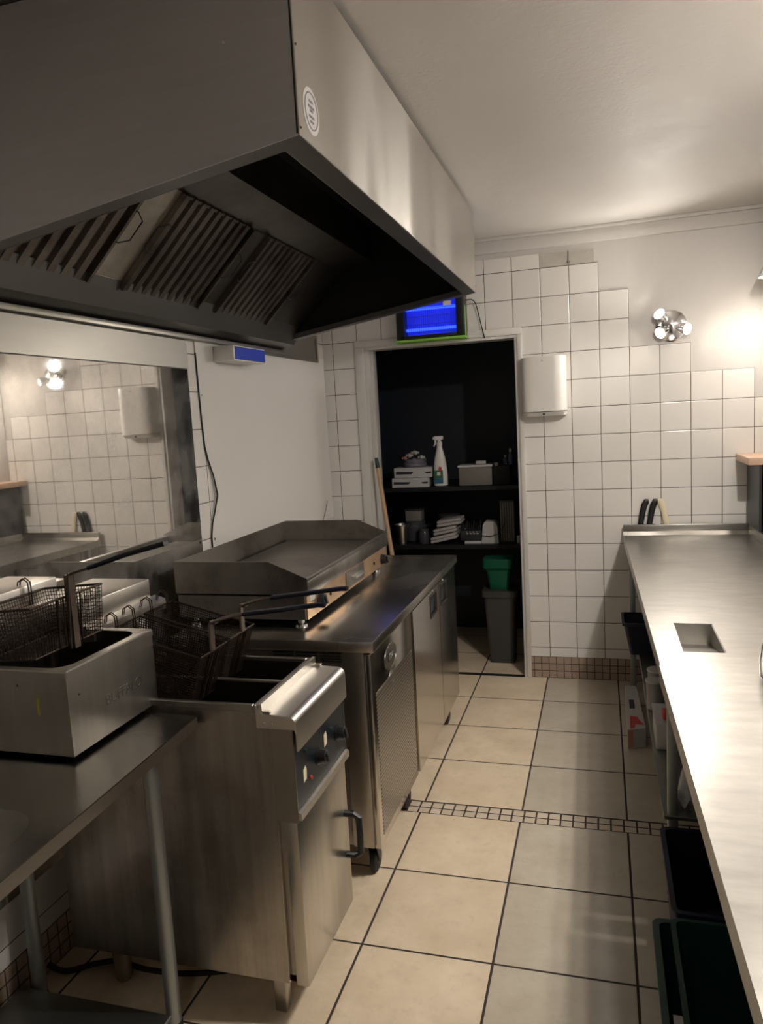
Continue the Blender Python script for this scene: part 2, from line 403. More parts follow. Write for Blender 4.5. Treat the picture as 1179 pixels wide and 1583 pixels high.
# ------------------------------------------------------------------ room shell
FY0, FY1, YN, YS = 2.786, 2.874, -1.6, 5.45     # mosaic strip, near wall, store back wall
def plane(z, x0, x1, y0, y1, mat, name):
    mb = MB(); mb.box(x0, x1, y0, y1, z - 0.06, z); return mb
mb = MB()
mb.mi = 0; mb.box(-1.6, 1.4, FY1, YS + 0.1, -0.06, 0)
mb.mi = 1; mb.box(-1.6, 1.4, FY0, FY1, -0.06, 0)
mb.mi = 2; mb.box(-1.6, 1.4, YN - 0.1, FY0, -0.06, 0)
struct('floor', mb, [M['floor_far'], M['floor_strip'], M['floor_near']], smooth=0)
ZC = 2.515
struct('ceiling', MB().box(-1.6, 1.4, YN - 0.1, YW + 0.1, ZC, ZC + 0.06), M['ceiling'], smooth=0)

# back wall: plaster body with door opening, tiles standing 6 mm proud in a stepped outline
mb = MB()
dx0, dx1, dz = -0.985, -0.075, 1.985
mb.mi = 0
mb.box(-1.6, dx0, YW + 0.006, YW + 0.11, 0, ZC); mb.box(dx1, 1.4, YW + 0.006, YW + 0.11, 0, ZC); mb.box(dx0, dx1, YW + 0.006, YW + 0.11, dz, ZC)
mb.mi = 1
def tiles(x0, x1, z0, z1): mb.box(x0, x1, YW, YW + 0.006, z0, z1)
r = lambda k: Z0 + k * TS
cx_ = lambda c: X0 + c * TS
tiles(XL - 0.1, dx0, 0.128, 2.402); tiles(dx0, dx1, dz, 2.402); tiles(dx1, cx_(2), 0.128, 2.402)
tiles(cx_(2), cx_(4), 0.128, r(7)); tiles(cx_(4), cx_(5), 0.128, r(6)); tiles(cx_(5), cx_(7), 0.128, r(4))
tiles(cx_(7), cx_(9), 0.128, r(3)); tiles(cx_(9), 1.4, 0.128, r(2))
mb.mi = 2
mb.box(XL - 0.1, dx0, YW - 0.001, YW + 0.006, 0, 0.128); mb.box(dx1, 1.4, YW - 0.001, YW + 0.006, 0, 0.128)
mb.mi = 3
mb.box(cx_(2), cx_(4) - 0.02, YW + 0.001, YW + 0.0065, r(7) + 0.003, 2.398)
struct('wall_back', mb, [M['plaster'], M['tile_back'], M['mosaic_back'], M['plaster_patch']], smooth=0)

mb = MB(); mb.mi = 0; mb.box(XL - 0.1, XL, YN, YW, 0.128, ZC); mb.mi = 1; mb.box(XL - 0.1, XL + 0.001, YN, YW, 0, 0.128)
struct('wall_left', mb, [M['tile_left'], M['mosaic_left']], smooth=0)
mb = MB(); mb.mi = 0; mb.box(XR, XR + 0.1, YN, YW, 0, ZC)
struct('wall_right', mb, [M['plaster']], smooth=0)
struct('wall_front', MB().box(-1.6, 1.4, YN - 0.1, YN, 0, ZC), M['grey_paint'], smooth=0)
# cornice board along the top of the back wall
mb = MB(); mb.box(XL, XR, YW - 0.012, YW + 0.006, 2.432, 2.498, 0.003); mb.box(XL, XR, YW - 0.026, YW + 0.006, 2.498, ZC, 0.002)
struct('trim_1', mb, M['plaster'])
# door frame
fr = MB()
fr.box(dx0 - 0.045, dx0 + 0.006, YW - 0.018, YW, 0, dz - 0.0045, 0.003); fr.box(dx1 - 0.006, dx1 + 0.02, YW - 0.018, YW, 0, dz - 0.0045, 0.003)
fr.box(dx0 - 0.045, dx1 + 0.02, YW - 0.018, YW, dz - 0.004, dz + 0.035, 0.004)
fr.box(dx0, dx0 + 0.028, YW - 0.0065, YW + 0.13, 0, dz - 0.0205, 0.002); fr.box(dx1 - 0.022, dx1, YW - 0.006, YW + 0.13, 0, dz - 0.0205, 0.002); fr.box(dx0, dx1, YW - 0.006, YW + 0.13, dz - 0.02, dz, 0.002)
fr.box(dx0 + 0.028, dx0 + 0.045, YW + 0.05, YW + 0.13, 0, dz - 0.02, 0.002)
struct('door_1', fr, M['white_paint'], 'white painted door frame with no leaf')
struct('trim_2', MB().box(dx0 + 0.028, dx1 - 0.022, YW - 0.01, YW + 0.02, 0, 0.004), M['rubber'])
# store room shell
mb = MB(); mb.box(-1.6, 1.4, YS, YS + 0.1, 0, 2.5); struct('wall_store_back', mb, M['navy_wall'], smooth=0)
mb = MB(); mb.box(-1.6, -1.32, YW + 0.11, YS, 0, 2.5); struct('wall_store_left', mb, M['navy_wall'], smooth=0)
mb = MB(); mb.box(-0.03, 0.05, YW + 0.11, YS, 0, 2.5); struct('wall_store_right', mb, M['navy_wall'], smooth=0)
mb = MB(); mb.box(-1.6, 0.05, YW + 0.11, YS, 2.4, 2.5); struct('ceiling_store', mb, M['navy_wall'], smooth=0)

# ------------------------------------------------------------------ wall lamps
def trio_lamp(loc, normal, label, power, group='three-spot wall lamps', heads=None, visible_bulb=True):
    """round chrome plate with three spot heads; normal points into the room"""
    n = Vector(normal).normalized(); c = Vector(loc)
    t = thing('wall_lamp', label, 'lamp', loc, group)
    up = Vector((0, 0, 1)) if abs(n.z) < 0.9 else Vector((0, 1, 0)); side = up.cross(n).normalized()
    obj('wall_plate', MB().lathe(c, [(0.080, 0), (0.082, 0.008), (0.078, 0.018), (0.060, 0.030), (0.030, 0.038), (0.002, 0.040)], n, 40), M['chrome'], t)
    for a, b_, tilt, pw in heads:
        d = (side * a + up * b_); hc = c + d + n * 0.062
        aim = (n * 1.0 + d.normalized() * tilt).normalized()
        hd = MB().lathe(hc - aim * 0.03, [(0.010, -0.012), (0.020, -0.006), (0.026, 0.012), (0.030, 0.045), (0.0285, 0.046), (0.0265, 0.030)], aim, 24, capb=False)
        hd.tube([c + d * 0.5 + n * 0.03, hc - aim * 0.036], 0.005, 8)
        ho = obj('spot_head', hd, M['chrome'], t)
        obj('lamp_glass', MB().lathe(hc, [(0.002, -0.004), (0.026, 0.0), (0.0265, 0.008), (0.018, 0.014), (0.002, 0.016)], aim, 20), M['bulb'], ho, label='lit lamp glass')
        light('SPOT', 'lamp_light', hc + aim * 0.045, power * pw, radius=0.028, aim=hc + aim, spot=150, blend=0.9, parent=t)
    return t
trio_lamp((0.722, YW + 0.005, 1.958), (0, -1, 0), 'round chrome lamp with three lit spots on the tiled back wall', P_BACK,
          heads=[(-0.055, 0.052, 1.0, 1.0), (-0.050, -0.032, 1.0, 1.0), (0.062, -0.024, 1.0, 1.0)])
# unseen ceiling lamps added for light: one placed from the floor shadow, one fill
trio_lamp((0.98, 1.98, ZC), (0, 0, -1), 'unseen chrome three-spot lamp on the ceiling above the near worktop', P_CEIL, heads=[(-0.082, -0.05, 0.25, 0.8), (0.082, -0.05, 0.25, 0.8), (0.0, 0.092, 0.7, 1.4)])
trio_lamp((0.10, -0.95, ZC), (0, 0, -1), 'unseen fill lamp added on the ceiling behind the camera', P_REAR_FILL, heads=[(-0.082, -0.05, 0.25, 1.0), (0.082, -0.05, 0.25, 1.0), (0.0, 0.092, 0.5, 1.0)])
# shaded down lamp whose rim shows at the right edge
t = thing('shaded_wall_lamp', 'small downward shaded lamp at the right edge of the back wall', 'lamp', (XR, 4.12, 2.16))
obj('arm', MB().tube([(XR, 4.12, 2.2), (XR - 0.05, 4.12, 2.21), (XR - 0.055, 4.12, 2.18)], 0.007, 10), M['chrome'], t)
sh = obj('lamp_shade', MB().lathe((XR - 0.055, 4.12, 2.19), [(0.014, 0.0), (0.02, -0.01), (0.048, -0.07), (0.046, -0.07), (0.018, -0.008)], (0, 0, 1), 28, capb=False), M['chrome'], t)
obj('lamp_glass', MB().lathe((XR - 0.055, 4.12, 2.128), [(0.002, -0.012), (0.025, -0.006), (0.038, 0.006), (0.03, 0.02), (0.002, 0.03)], (0, 0, 1), 20), M['bulb'], sh)
light('SPOT', 'lamp_light', (XR - 0.055, 4.12, 2.112), P_DOWN, radius=0.03, aim=(XR - 0.075, 4.10, 1.0), spot=165, blend=0.5, parent=t)

# ------------------------------------------------------------------ extractor hood
HX, HY0, HY1, HT = -0.20, 1.497, 3.757, 2.497
hz = lambda x: 2.130 + 0.155 * (x - HX)
hood = thing('extractor_hood', 'large stainless steel extractor canopy over the griddle and fryers', 'extractor hood', (-0.7, 2.6, 1.96))
T = 0.004
mb = MB(); mb.box(HX - T, HX, HY0, HY1, hz(HX), HT, 0.001, 1); obj('front_panel', mb, M['hood_front'], hood, 'bright brushed front panel')
def side_poly(y): return [(HX - T, y, hz(HX - T)), (HX - T, y, HT), (XL + 0.002, y, HT), (XL + 0.002, y, hz(XL))]
obj('end_panel', MB().prism(side_poly(HY0), (0, T, 0)), M['hood_side'], hood, 'dark grey near end panel')
obj('end_panel', MB().prism(side_poly(HY1 - T), (0, T, 0)), M['hood_side'], hood)
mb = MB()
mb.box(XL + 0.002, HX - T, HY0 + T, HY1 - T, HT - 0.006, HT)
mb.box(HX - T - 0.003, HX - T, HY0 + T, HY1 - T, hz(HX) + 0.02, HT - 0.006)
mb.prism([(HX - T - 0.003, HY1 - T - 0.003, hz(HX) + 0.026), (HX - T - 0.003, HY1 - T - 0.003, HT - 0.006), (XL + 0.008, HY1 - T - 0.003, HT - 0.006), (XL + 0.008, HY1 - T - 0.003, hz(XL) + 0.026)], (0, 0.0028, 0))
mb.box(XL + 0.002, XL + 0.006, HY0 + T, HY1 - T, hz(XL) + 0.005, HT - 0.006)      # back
obj('plenum', mb, M['hood_unlit'], hood, 'inside of the hood with shade put into its colour')
obj('corner_seam', MB().box(HX - 0.0065, HX - 0.0035, HY0 - 0.0006, HY0, hz(HX) + 0.002, HT), M['rubber'], hood)
# bottom flange turned in all round, with a small upstand
mb = MB(); fw = 0.052
def strip(xa, xb, y0, y1, t=0.003): mb.prism([(xa, y0, hz(xa)), (xb, y0, hz(xb)), (xb, y0, hz(xb) + t), (xa, y0, hz(xa) + t)], (0, y1 - y0, 0))
strip(HX - fw, HX - T, HY0 + T, HY1 - T); strip(XL + 0.006, HX - fw, HY0 + T, HY0 + fw); strip(XL + 0.006, HX - fw, HY1 - fw, HY1 - T)
mb.prism([(HX - fw, HY0 + fw, hz(HX - fw)), (HX - fw - .003, HY0 + fw, hz(HX - fw)), (HX - fw - .003, HY0 + fw, hz(HX) + 0.018), (HX - fw, HY0 + fw, hz(HX) + 0.018)], (0, HY1 - HY0 - 2 * fw, 0))
for y in (HY0 + fw, HY1 - fw - 0.003):
    mb.prism([(HX - fw, y, hz(HX - fw)), (XL + 0.006, y, hz(XL)), (XL + 0.006, y, hz(XL) + 0.025), (HX - fw, y, hz(HX - fw) + 0.025)], (0, 0.003, 0))
obj('bottom_flange', mb, M['hood_flange'], hood)
# grease trough below the filters
mb = MB()
mb.prism([(-1.095, HY0 + T, 2.045), (-1.100, HY0 + T, 2.050), (-1.150, HY0 + T, 1.972), (-1.224, HY0 + T, 1.945), (-1.224, HY0 + T, 1.938), (-1.146, HY0 + T, 1.962)], (0, HY1 - HY0 - 2 * T, 0))
obj('grease_trough', mb, M['hood_flange'], hood)
mb = MB(); mb.box(XL + 0.003, XL + 0.035, HY0 + T, HY1 - T, 1.918, 1.937, 0.002)
obj('rear_rail', mb, M['brushed_strip'], hood, 'bright rail along the wall')
# filters
FB = Vector((-1.115, 0, 2.030)); FD = Vector((0.26, 0, 0.255)); FN = Vector((0.255, 0, -0.26)).normalized()
def filt(y0, y1, nr):
    mb = MB()
    def fn(u, v):
        y = y0 + 0.010 + (y1 - y0 - 0.020) * u
        ph = (u * nr) % 1.0
        hgt = 0.014 * (1 if 0.12 < ph < 0.70 else 0.0)
        return FB + FD * v + FN * (hgt - 0.004) + Vector((0, y, 0))
    cuts = []
    for k in range(nr):
        for p in (0.0, 0.115, 0.16, 0.655, 0.705): cuts.append((k + p) / nr)
    cuts.append(1.0); n = len(cuts) - 1
    mb.grid(lambda u, v: fn(cuts[min(n, int(round(u * n)))], v), n, 4)
    f = obj('baffle_filter', mb, M['baffle'], hood, smooth=20)
    mb = MB()
    for a, b_ in ((y0, y0 + 0.012), (y1 - 0.012, y1)):
        q = [FB + FN * -0.006 + Vector((0, a, 0)), FB + FD + FN * -0.006 + Vector((0, a, 0)), FB + FD + FN * 0.022 + Vector((0, a, 0)), FB + FN * 0.022 + Vector((0, a, 0))]
        mb.prism(q, (0, b_ - a, 0))
    for v0, v1 in ((0.0, 0.02), (0.975, 1.0)):
        q = [FB + FD * v0 + FN * -0.006 + Vector((0, y0, 0)), FB + FD * v1 + FN * -0.006 + Vector((0, y0, 0)), FB + FD * v1 + FN * 0.004 + Vector((0, y0, 0)), FB + FD * v0 + FN * 0.004 + Vector((0, y0, 0))]
        mb.prism(q, (0, y1 - y0, 0))
    obj('filter_frame', mb, M['baffle'], f)
    for yy, s_ in ((y0, -1), (y1, 1)):
        p = lambda v, o: FB + FD * v + FN * 0.026 + Vector((0, yy + s_ * o, 0))
        obj('bail_handle', MB().tube([p(0.42, -0.01), p(0.42, 0.0), p(0.47, 0.042), p(0.66, 0.042), p(0.72, 0.0), p(0.72, -0.01)], 0.0022, 6), M['rubber'], f)
filt(1.545, 2.030, 8); filt(2.195, 2.690, 9); filt(2.825, 3.320, 9)
def blank(y0, y1, mat, label=None):
    mb = MB(); q = [FB + FN * -0.006, FB + FD + FN * -0.006, FB + FD + FN * 0.002, FB + FN * 0.002]
    mb.prism([p + Vector((0, y0, 0)) for p in q], (0, y1 - y0, 0)); obj('filter_blank', mb, mat, hood, label)
blank(2.031, 2.194, M['hood_bright'], 'bright blanking plate'); blank(2.691, 2.824, M['hood_inner']); blank(3.321, HY1 - T, M['hood_inner']); 
mb = MB()
tp = FB + FD
mb.prism([(tp.x, HY0 + T, tp.z), (-0.70, HY0 + T, 2.325), (-0.70, HY0 + T, HT - 0.006), (-0.704, HY0 + T, HT - 0.006), (-0.704, HY0 + T, 2.331), (tp.x, HY0 + T, tp.z + 0.006)], (0, HY1 - HY0 - 2 * T, 0))
obj('upper_baffle', mb, M['hood_inner'], hood)
# sticker and corner screws
mb = MB(); mb.mi = 0; mb.lathe((HX - 0.0002, 1.572, 2.197), [(0.046, 0), (0.046, 0.0008), (0.0, 0.0008)], (1, 0, 0), 36, capb=False)
mb.mi = 1; mb.tube([(HX + 0.0008, 1.572 + 0.036 * math.cos(a), 2.197 + 0.036 * math.sin(a)) for a in [2 * PI * k / 32 for k in range(32)]], 0.0014, 4, closed=True)
for k, (w_, zz) in enumerate(((0.022, 2.216), (0.034, 2.205), (0.016, 2.198), (0.030, 2.186), (0.020, 2.176))):
    mb.box(HX + 0.0004, HX + 0.0012, 1.572 - w_ / 2, 1.572 + w_ / 2, zz - 0.003, zz + 0.0022)
obj('round_sticker', mb, [M['paper'], M['rim_print']], hood, 'round white maker sticker')
for y, z in ((1.507, 2.145), (1.507, 2.30), (3.745, 2.16)): obj('screw', MB().lathe((HX, y, z), [(0.003, 0), (0.002, 0.0015)], (1, 0, 0), 10), M['screw'], hood)
for x in (-0.35, -0.75, -1.1): obj('screw', MB().lathe((x, HY0, hz(x) + 0.22), [(0.003, 0), (0.002, 0.0015)], (0, -1, 0), 10), M['chrome'], hood)

# ------------------------------------------------------------------ left wall cladding
mb = MB(); mb.box(XL + 0.002, XL + 0.007, 0.2, 2.785, 0.30, 1.802, 0.001, 1)
sp = thing('steel_splashback', 'polished steel splashback on the left wall that mirrors the back wall', 'splashback', (XL, 1.6, 0.3))
obj('sheet', mb, M['mirror_steel'], sp)
for zz in (1.78, 1.1): obj('fixing_screw', MB().lathe((XL + 0.007, 2.768, zz), [(0.006, 0), (0.005, 0.002), (0.002, 0.003)], (1, 0, 0), 12), M['rubber'], sp)
tag(obj('upper_steel_strip', MB().box(XL + 0.001, XL + 0.009, 0.2, 2.790, 1.804, 1.916, 0.001, 1), M['brushed_strip']), 'brushed steel strip between the mirror splashback and the hood', 'splashback')
pn = thing('white_wall_panel', 'white plastic sheet with a warped left edge on the left wall', 'wall panel', (XL, 3.6, 0.98))
edge = [(1.050, 2.872), (1.107, 2.870), (1.160, 2.880), (1.212, 2.903), (1.278, 2.932), (1.363, 2.917), (1.43, 2.892), (1.489, 2.876), (1.60, 2.870), (1.703, 2.867), (1.873, 2.864), (1.93, 2.862)]
pts = [(XL, y, z) for z, y in edge] + [(XL, 4.402, 1.93), (XL, 4.405, 0.98), (XL, 2.875, 0.98)]
mb = MB()
a = [mb.bm.verts.new(Vector(p) + Vector((0.001, 0, 0))) for p in pts]; b_ = []
for p in pts:
    bul = 0.0
    if p[1] < 2.95: bul = 0.016 * math.exp(-((p[2] - 1.28) / 0.13) ** 2)
    b_.append(mb.bm.verts.new(Vector(p) + Vector((0.005 + bul, 0, 0))))
mb.bm.faces.new(a); mb.bm.faces.new(b_[::-1])
for i in range(len(pts)):
    j = (i + 1) % len(pts); mb.bm.faces.new((a[i], b_[i], b_[j], a[j]))
obj('sheet', mb, M['plastic_panel'], pn, smooth=60)
obj('edge_shadow', MB().tube([(XL + 0.004 + 0.012 * math.exp(-((z - 1.28) / 0.13) ** 2), y - 0.001, z) for z, y in edge[:-1]], 0.0032, 6), M['dark_grey_plastic'], pn, 'dark curved line drawn as the shadow gap')  # dark tube drawn in place of the shadow gap beside the bulging sheet
mb = MB(); mb.lathe((XL + 0.005, 2.893, 1.095), [(0.009, 0), (0.008, 0.002), (0.003, 0.003)], (1, 0, 0), 14)
obj('fixing_screw', mb, M['screw'], pn)
mb = MB(); mb.lathe((XL + 0.005, 2.885, 1.70), [(0.003, 0), (0.002, 0.002)], (1, 0, 0), 10); obj('fixing_screw', mb, M['screw'], pn)
pl = thing('steel_cover_plate', 'small brushed steel plate at the top of the left wall by the corner', 'plate', (XL + 0.005, 3.9, 1.90))
obj('plate', MB().box(XL + 0.0055, XL + 0.012, 3.50, 4.30, 1.905, 1.916, 0.001, 1).box(XL + 0.0055, XL + 0.012, 3.765, 4.30, 1.915, 2.06, 0.001, 1), M['brushed_strip'], pl)
mb = MB(); mb.box(XL + 0.012, XL + 0.014, 4.262, 4.266, 1.925, 2.04); obj('seam', mb, M['rubber'], pl)
bx = thing('small_wall_box', 'small white box with a blue face under the far end of the hood', 'box', (XL + 0.05, 3.1, 1.835))
obj('housing', MB().box(XL + 0.006, XL + 0.105, 3.010, 3.330, 1.842, 1.908, 0.004), M['white_plastic'], bx)
obj('front_face', MB().box(XL + 0.105, XL + 0.109, 3.02, 3.32, 1.848, 1.902, 0.001, 1), M['blue_plastic'], bx, 'blue front face')
tag(obj('loose_wire', MB().tube([(XL + 0.012, 4.19, 0.97), (XL + 0.018, 4.24, 1.04), (XL + 0.014, 4.29, 1.09)], 0.0018, 6), M['rubber']), 'short dark wire hanging on the white panel by the corner', 'wire')

# ------------------------------------------------------------------ insect killer above the door
zp = thing('insect_killer', 'black insect killer with glowing blue tubes above the doorway', 'insect killer', (-0.55, YW - 0.05, 1.99))
zx0, zx1, z0_, z1_, zy0 = -0.745, -0.355, 1.996, 2.262, YW - 0.105
mb = MB()
mb.box(zx0, zx0 + 0.046, zy0, YW - 0.001, z0_, z1_, 0.004); mb.box(zx1 - 0.046, zx1, zy0, YW - 0.001, z0_, z1_, 0.004)
mb.box(zx0 + 0.028, zx1 - 0.034, zy0, YW - 0.001, z0_, z0_ + 0.018, 0.002); mb.box(zx0 + 0.028, zx1 - 0.034, zy0, YW - 0.001, z1_ - 0.03, z1_, 0.002)
mb.box(zx0 + 0.028, zx1 - 0.034, YW - 0.02, YW - 0.001, z0_ + 0.01, z1_ - 0.01)
obj('casing', mb, M['black_plastic'], zp)
blu = emit('ultraviolet_tube', (0.03, 0.09, 1.0), 0.8)
def uv_back():
    m, nt, b = newmat('blue_lit_diffuser')
    b.inputs['Base Color'].default_value = (0.01, 0.03, 0.5, 1); b.inputs['Emission Color'].default_value = (0.015, 0.03, 1.0, 1); b.inputs['Emission Strength'].default_value = 0.2
    return m
obj('reflector', MB().box(zx0 + 0.030, zx1 - 0.036, YW - 0.024, YW - 0.020, z0_ + 0.018, z1_ - 0.03), uv_back(), zp, 'blue lit reflector')
for zz in (2.050, 2.165):
    obj('ultraviolet_lamp', MB().tube([(zx0 + 0.035, YW - 0.05, zz), (zx1 - 0.041, YW - 0.05, zz)], 0.0085, 12), blu, zp, 'glowing blue tube')
mb = MB()
for k in range(26):
    x = zx0 + 0.036 + k * 0.0122; mb.tube([(x, zy0 + 0.006, z0_ + 0.015), (x, zy0 + 0.006, z1_ - 0.028)], 0.0009, 4)
for k in range(5): 
    z = z0_ + 0.03 + k * 0.045; mb.tube([(zx0 + 0.03, zy0 + 0.004, z), (zx1 - 0.036, zy0 + 0.004, z)], 0.0011, 4)
obj('front_grille', mb, plain('blue_tinted_grille_wire', (0.03, 0.04, 0.3), 0.4), zp)
obj('rating_label', MB().box(-0.47, -0.425, zy0 - 0.0005, zy0 + 0.0005, 2.165, 2.188), M['cream_plastic'], zp, 'small cream label')
obj('catch_tray', MB().box(zx0 - 0.004, zx1 + 0.006, zy0 - 0.006, YW - 0.001, z0_ - 0.016, z0_ - 0.002, 0.003), M['lime_tape'], zp, 'lime green edge')
obj('side_strip', MB().box(zx1 + 0.001, zx1 + 0.003, zy0 + 0.01, zy0 + 0.035, z0_ - 0.002, z1_ - 0.10, 0.001, 1), M['lime_tape'], zp, 'lime green side edge')
obj('power_cable', MB().tube(curve_path([(zx1 - 0.005, YW - 0.04, 2.19), (-0.32, YW - 0.035, 2.19), (-0.300, YW - 0.03, 2.165), (-0.285, YW - 0.024, 2.10), (-0.268, YW - 0.024, 2.02), (-0.258, YW - 0.024, 1.975)]), 0.003, 8), M['rubber'], zp)

# ------------------------------------------------------------------ paper towel dispenser
dp = thing('towel_dispenser', 'white curved hand towel dispenser on the tiles right of the doorway', 'dispenser', (0.06, YW, 1.515))
mb = MB()
def disp(u, v):
    a = PI * u; x = 0.062 - 0.120 * math.cos(a) * (abs(math.cos(a)) ** -0.55 if abs(math.cos(a)) > 1e-3 else 1)
    x = max(-0.058, min(0.182, x)); y = YW - 0.125 * (math.sin(a) ** 0.55)
    return Vector((x, y, 1.548 + v * 0.297))
mb.grid(disp, 32, 6)
top = [mb.bm.verts.new(disp(i / 32, 1)) for i in range(33)]; mb.bm.faces.new(top)
bot = [mb.bm.verts.new(disp(i / 32, 0)) for i in range(33)]; mb.bm.faces.new(bot[::-1])
bmesh.ops.remove_doubles(mb.bm, verts=mb.bm.verts[:], dist=0.0003)
obj('cover', mb, M['white_plastic'], dp, smooth=40)
mb = MB()
def disp2(u, v):
    p = disp(u, 0); k = 1 - 0.22 * v
    return Vector((0.062 + (p.x - 0.062) * (1 - 0.04 * v), YW + (p.y - YW) * k, 1.545 - v * 0.022))
mb.grid(disp2, 32, 2)
bot = [mb.bm.verts.new(disp2(i / 32, 1)) for i in range(33)]; mb.bm.faces.new(bot[::-1])
top = [mb.bm.verts.new(disp2(i / 32, 0)) for i in range(33)]; mb.bm.faces.new(top)
obj('base_tray', mb, M['white_plastic'], dp, smooth=40)
obj('keyhole', MB().lathe((0.062, YW - 0.112, 1.535), [(0.007, 0), (0.006, 0.003), (0.001, 0.003)], (0, -1, -0.25), 14), M['black_plastic'], dp, 'dark lock hole')
obj('level_window', MB().lathe((0.06, YW - 0.124, 1.822), [(0.006, 0), (0.005, 0.002), (0.001, 0.002)], (0, -1, 0), 14), M['lid_grey'], dp)

tag(obj('cable_hook', MB().tube([(0.205, YW + 0.004, 2.345), (0.205, YW - 0.006, 2.338), (0.205, YW - 0.008, 2.348), (0.205, YW - 0.008, 2.40)], 0.0028, 8).lathe((0.205, YW - 0.004, 2.342), [(0.008, 0), (0.006, 0.005), (0.001, 0.006)], (0, -1, 0), 12), M['screw']), 'small metal hook high on the tiles beside the bare plaster patch', 'hook')

# ------------------------------------------------------------------ refrigerated counter
fx, fy0, fy1, ft = -0.385, 2.310, 3.790, 0.850
fr = thing('refrigerated_counter', 'low stainless steel fridge counter on castors under the griddle', 'fridge', (-0.75, 3.05, 0.0))
obj('worktop', MB().box(-1.10, -0.357, fy0 - 0.022, fy1 + 0.015, 0.812, ft, 0.004), M['fridge_top'], fr)
mb = MB(); mb.box(-1.085, fx - 0.012, fy0, fy1, 0.125, 0.812, 0.002, 1)
obj('carcass', mb, M['fridge_side'], fr)
# near side: framed panel with louvres
mb = MB(); mb.box(-1.08, -0.475, fy0 - 0.004, fy0, 0.16, 0.80, 0.001, 1); sd = obj('side_panel', mb, M['fridge_side'], fr)
mb = MB()
for k in range(5):
    for j in range(3):
        mb.box(-0.72 + j * 0.085, -0.645 + j * 0.085, fy0 - 0.0065, fy0 - 0.004, 0.772 + k * 0.009, 0.776 + k * 0.009)
obj('louvre', mb, M['black_plastic'], sd)
mb = MB(); mb.box(-0.470, fx - 0.012, fy0 - 0.009, fy0, 0.125, 0.810, 0.003); obj('corner_post', mb, M['fridge_side'], fr)
# motor compartment front
mp_ = obj('motor_panel', MB().box(fx - 0.012, fx + 0.010, fy0, 2.868, 0.120, 0.800, 0.004), M['fridge_door'], fr)
mb = MB(); mb.box(fx + 0.010, fx + 0.0115, fy0 + 0.035, 2.845, 0.155, 0.655); obj('perforated_grille', mb, M['perf'], mp_, 'grille punched with small round holes')
def oval(cy, cz, ry, rz, r_, x, n=36): return [(x, cy + ry * math.cos(2 * PI * k / n), cz + rz * math.sin(2 * PI * k / n)) for k in range(n)]
mb = MB(); mb.mi = 0; mb.tube(oval(2.545, 0.722, 0.078, 0.044, 0, fx + 0.0105), 0.0013, 6, closed=True)
mb.mi = 1; mb.prism(oval(2.545, 0.722, 0.074, 0.040, 0, fx + 0.0095), (0.0015, 0, 0))
mb.mi = 2; mb.box(fx + 0.010, fx + 0.0125, 2.515, 2.580, 0.708, 0.738)
mb.mi = 3
for k, (a, b2, c_, d_) in enumerate(((2.522, 2.525, .712, .734), (2.525, 2.538, .731, .734), (2.540, 2.543, .712, .734), (2.550, 2.562, .721, .724), (2.550, 2.553, .712, .734), (2.566, 2.569, .712, .734))):
    mb.box(fx + 0.0125, fx + 0.013, a, b2, c_, d_)
obj('control_display', mb, [M['screw'], M['fridge_side'], M['black_plastic'], M['lid_grey']], mp_, 'oval control with black display')
mb = MB(); mb.mi = 0; mb.tube(oval(2.545, 0.640, 0.036, 0.030, 0, fx + 0.0105), 0.0014, 6, closed=True)
mb.mi = 1; mb.prism(oval(2.545, 0.640, 0.033, 0.027, 0, fx + 0.0095), (0.0015, 0, 0))
mb.mi = 2; mb.tube([(fx + 0.0118, 2.545 + 0.012 * math.cos(a), 0.640 + 0.018 * math.sin(a) ) for a in (0.6, 1.3, 2.2, 3.0)] + [(fx + 0.0118, 2.545, 0.640)] + [(fx + 0.0118, 2.545 - 0.012 * math.cos(a), 0.640 - 0.018 * math.sin(a)) for a in (3.0, 2.2, 1.3, 0.6)], 0.0018, 5)
obj('round_badge', mb, [M['screw'], M['fryer_shelf'], M['screw']], mp_, 'small round badge with a dark curl')
def fdoor(y0, y1, hy, hw):
    mb = MB()
    z0q, z1q, hz0, hz1 = 0.128, 0.798, 0.685, 0.775
    x0, x1 = fx - 0.010, fx + 0.016
    # slab with a real pocket for the handle
    for a in ((y0, hy, z0q, z1q), (hy + hw, y1, z0q, z1q), (hy, hy + hw, z0q, hz0), (hy, hy + hw, hz1, z1q)): mb.box(x0, x1, *a)
    mb.box(x0, x0 + 0.004, hy, hy + hw, hz0, hz1)
    d = obj('door', mb, M['fridge_door'], fr, smooth=0)
    mb = MB(); e = 0.006
    for a in ((hy - e, hy + 0.002, hz0 - e, hz1 + e), (hy + hw - 0.002, hy + hw + e, hz0 - e, hz1 + e), (hy, hy + hw, hz0 - e, hz0 + 0.002), (hy, hy + hw, hz1 - 0.002, hz1 + e)): mb.box(x1 - 0.001, x1 + 0.003, *a)
    mb.prism([(x0 + 0.004, hy + 0.004, hz0 + 0.004), (x0 + 0.004, hy + hw - 0.004, hz0 + 0.004), (x0 + 0.004, hy + hw - 0.004, hz1 - 0.004)], (0.012, 0, 0))
    obj('handle_recess', mb, M['dark_grey_plastic'], d, 'dark recessed handle')
    obj('lock', MB().lathe((x1, hy + hw * 0.5, 0.787), [(0.009, 0), (0.008, 0.003), (0.002, 0.004)], (1, 0, 0), 16), M['screw'], d)
fdoor(2.876, 3.385, 3.20, 0.125); fdoor(3.391, 3.786, 3.425, 0.125)
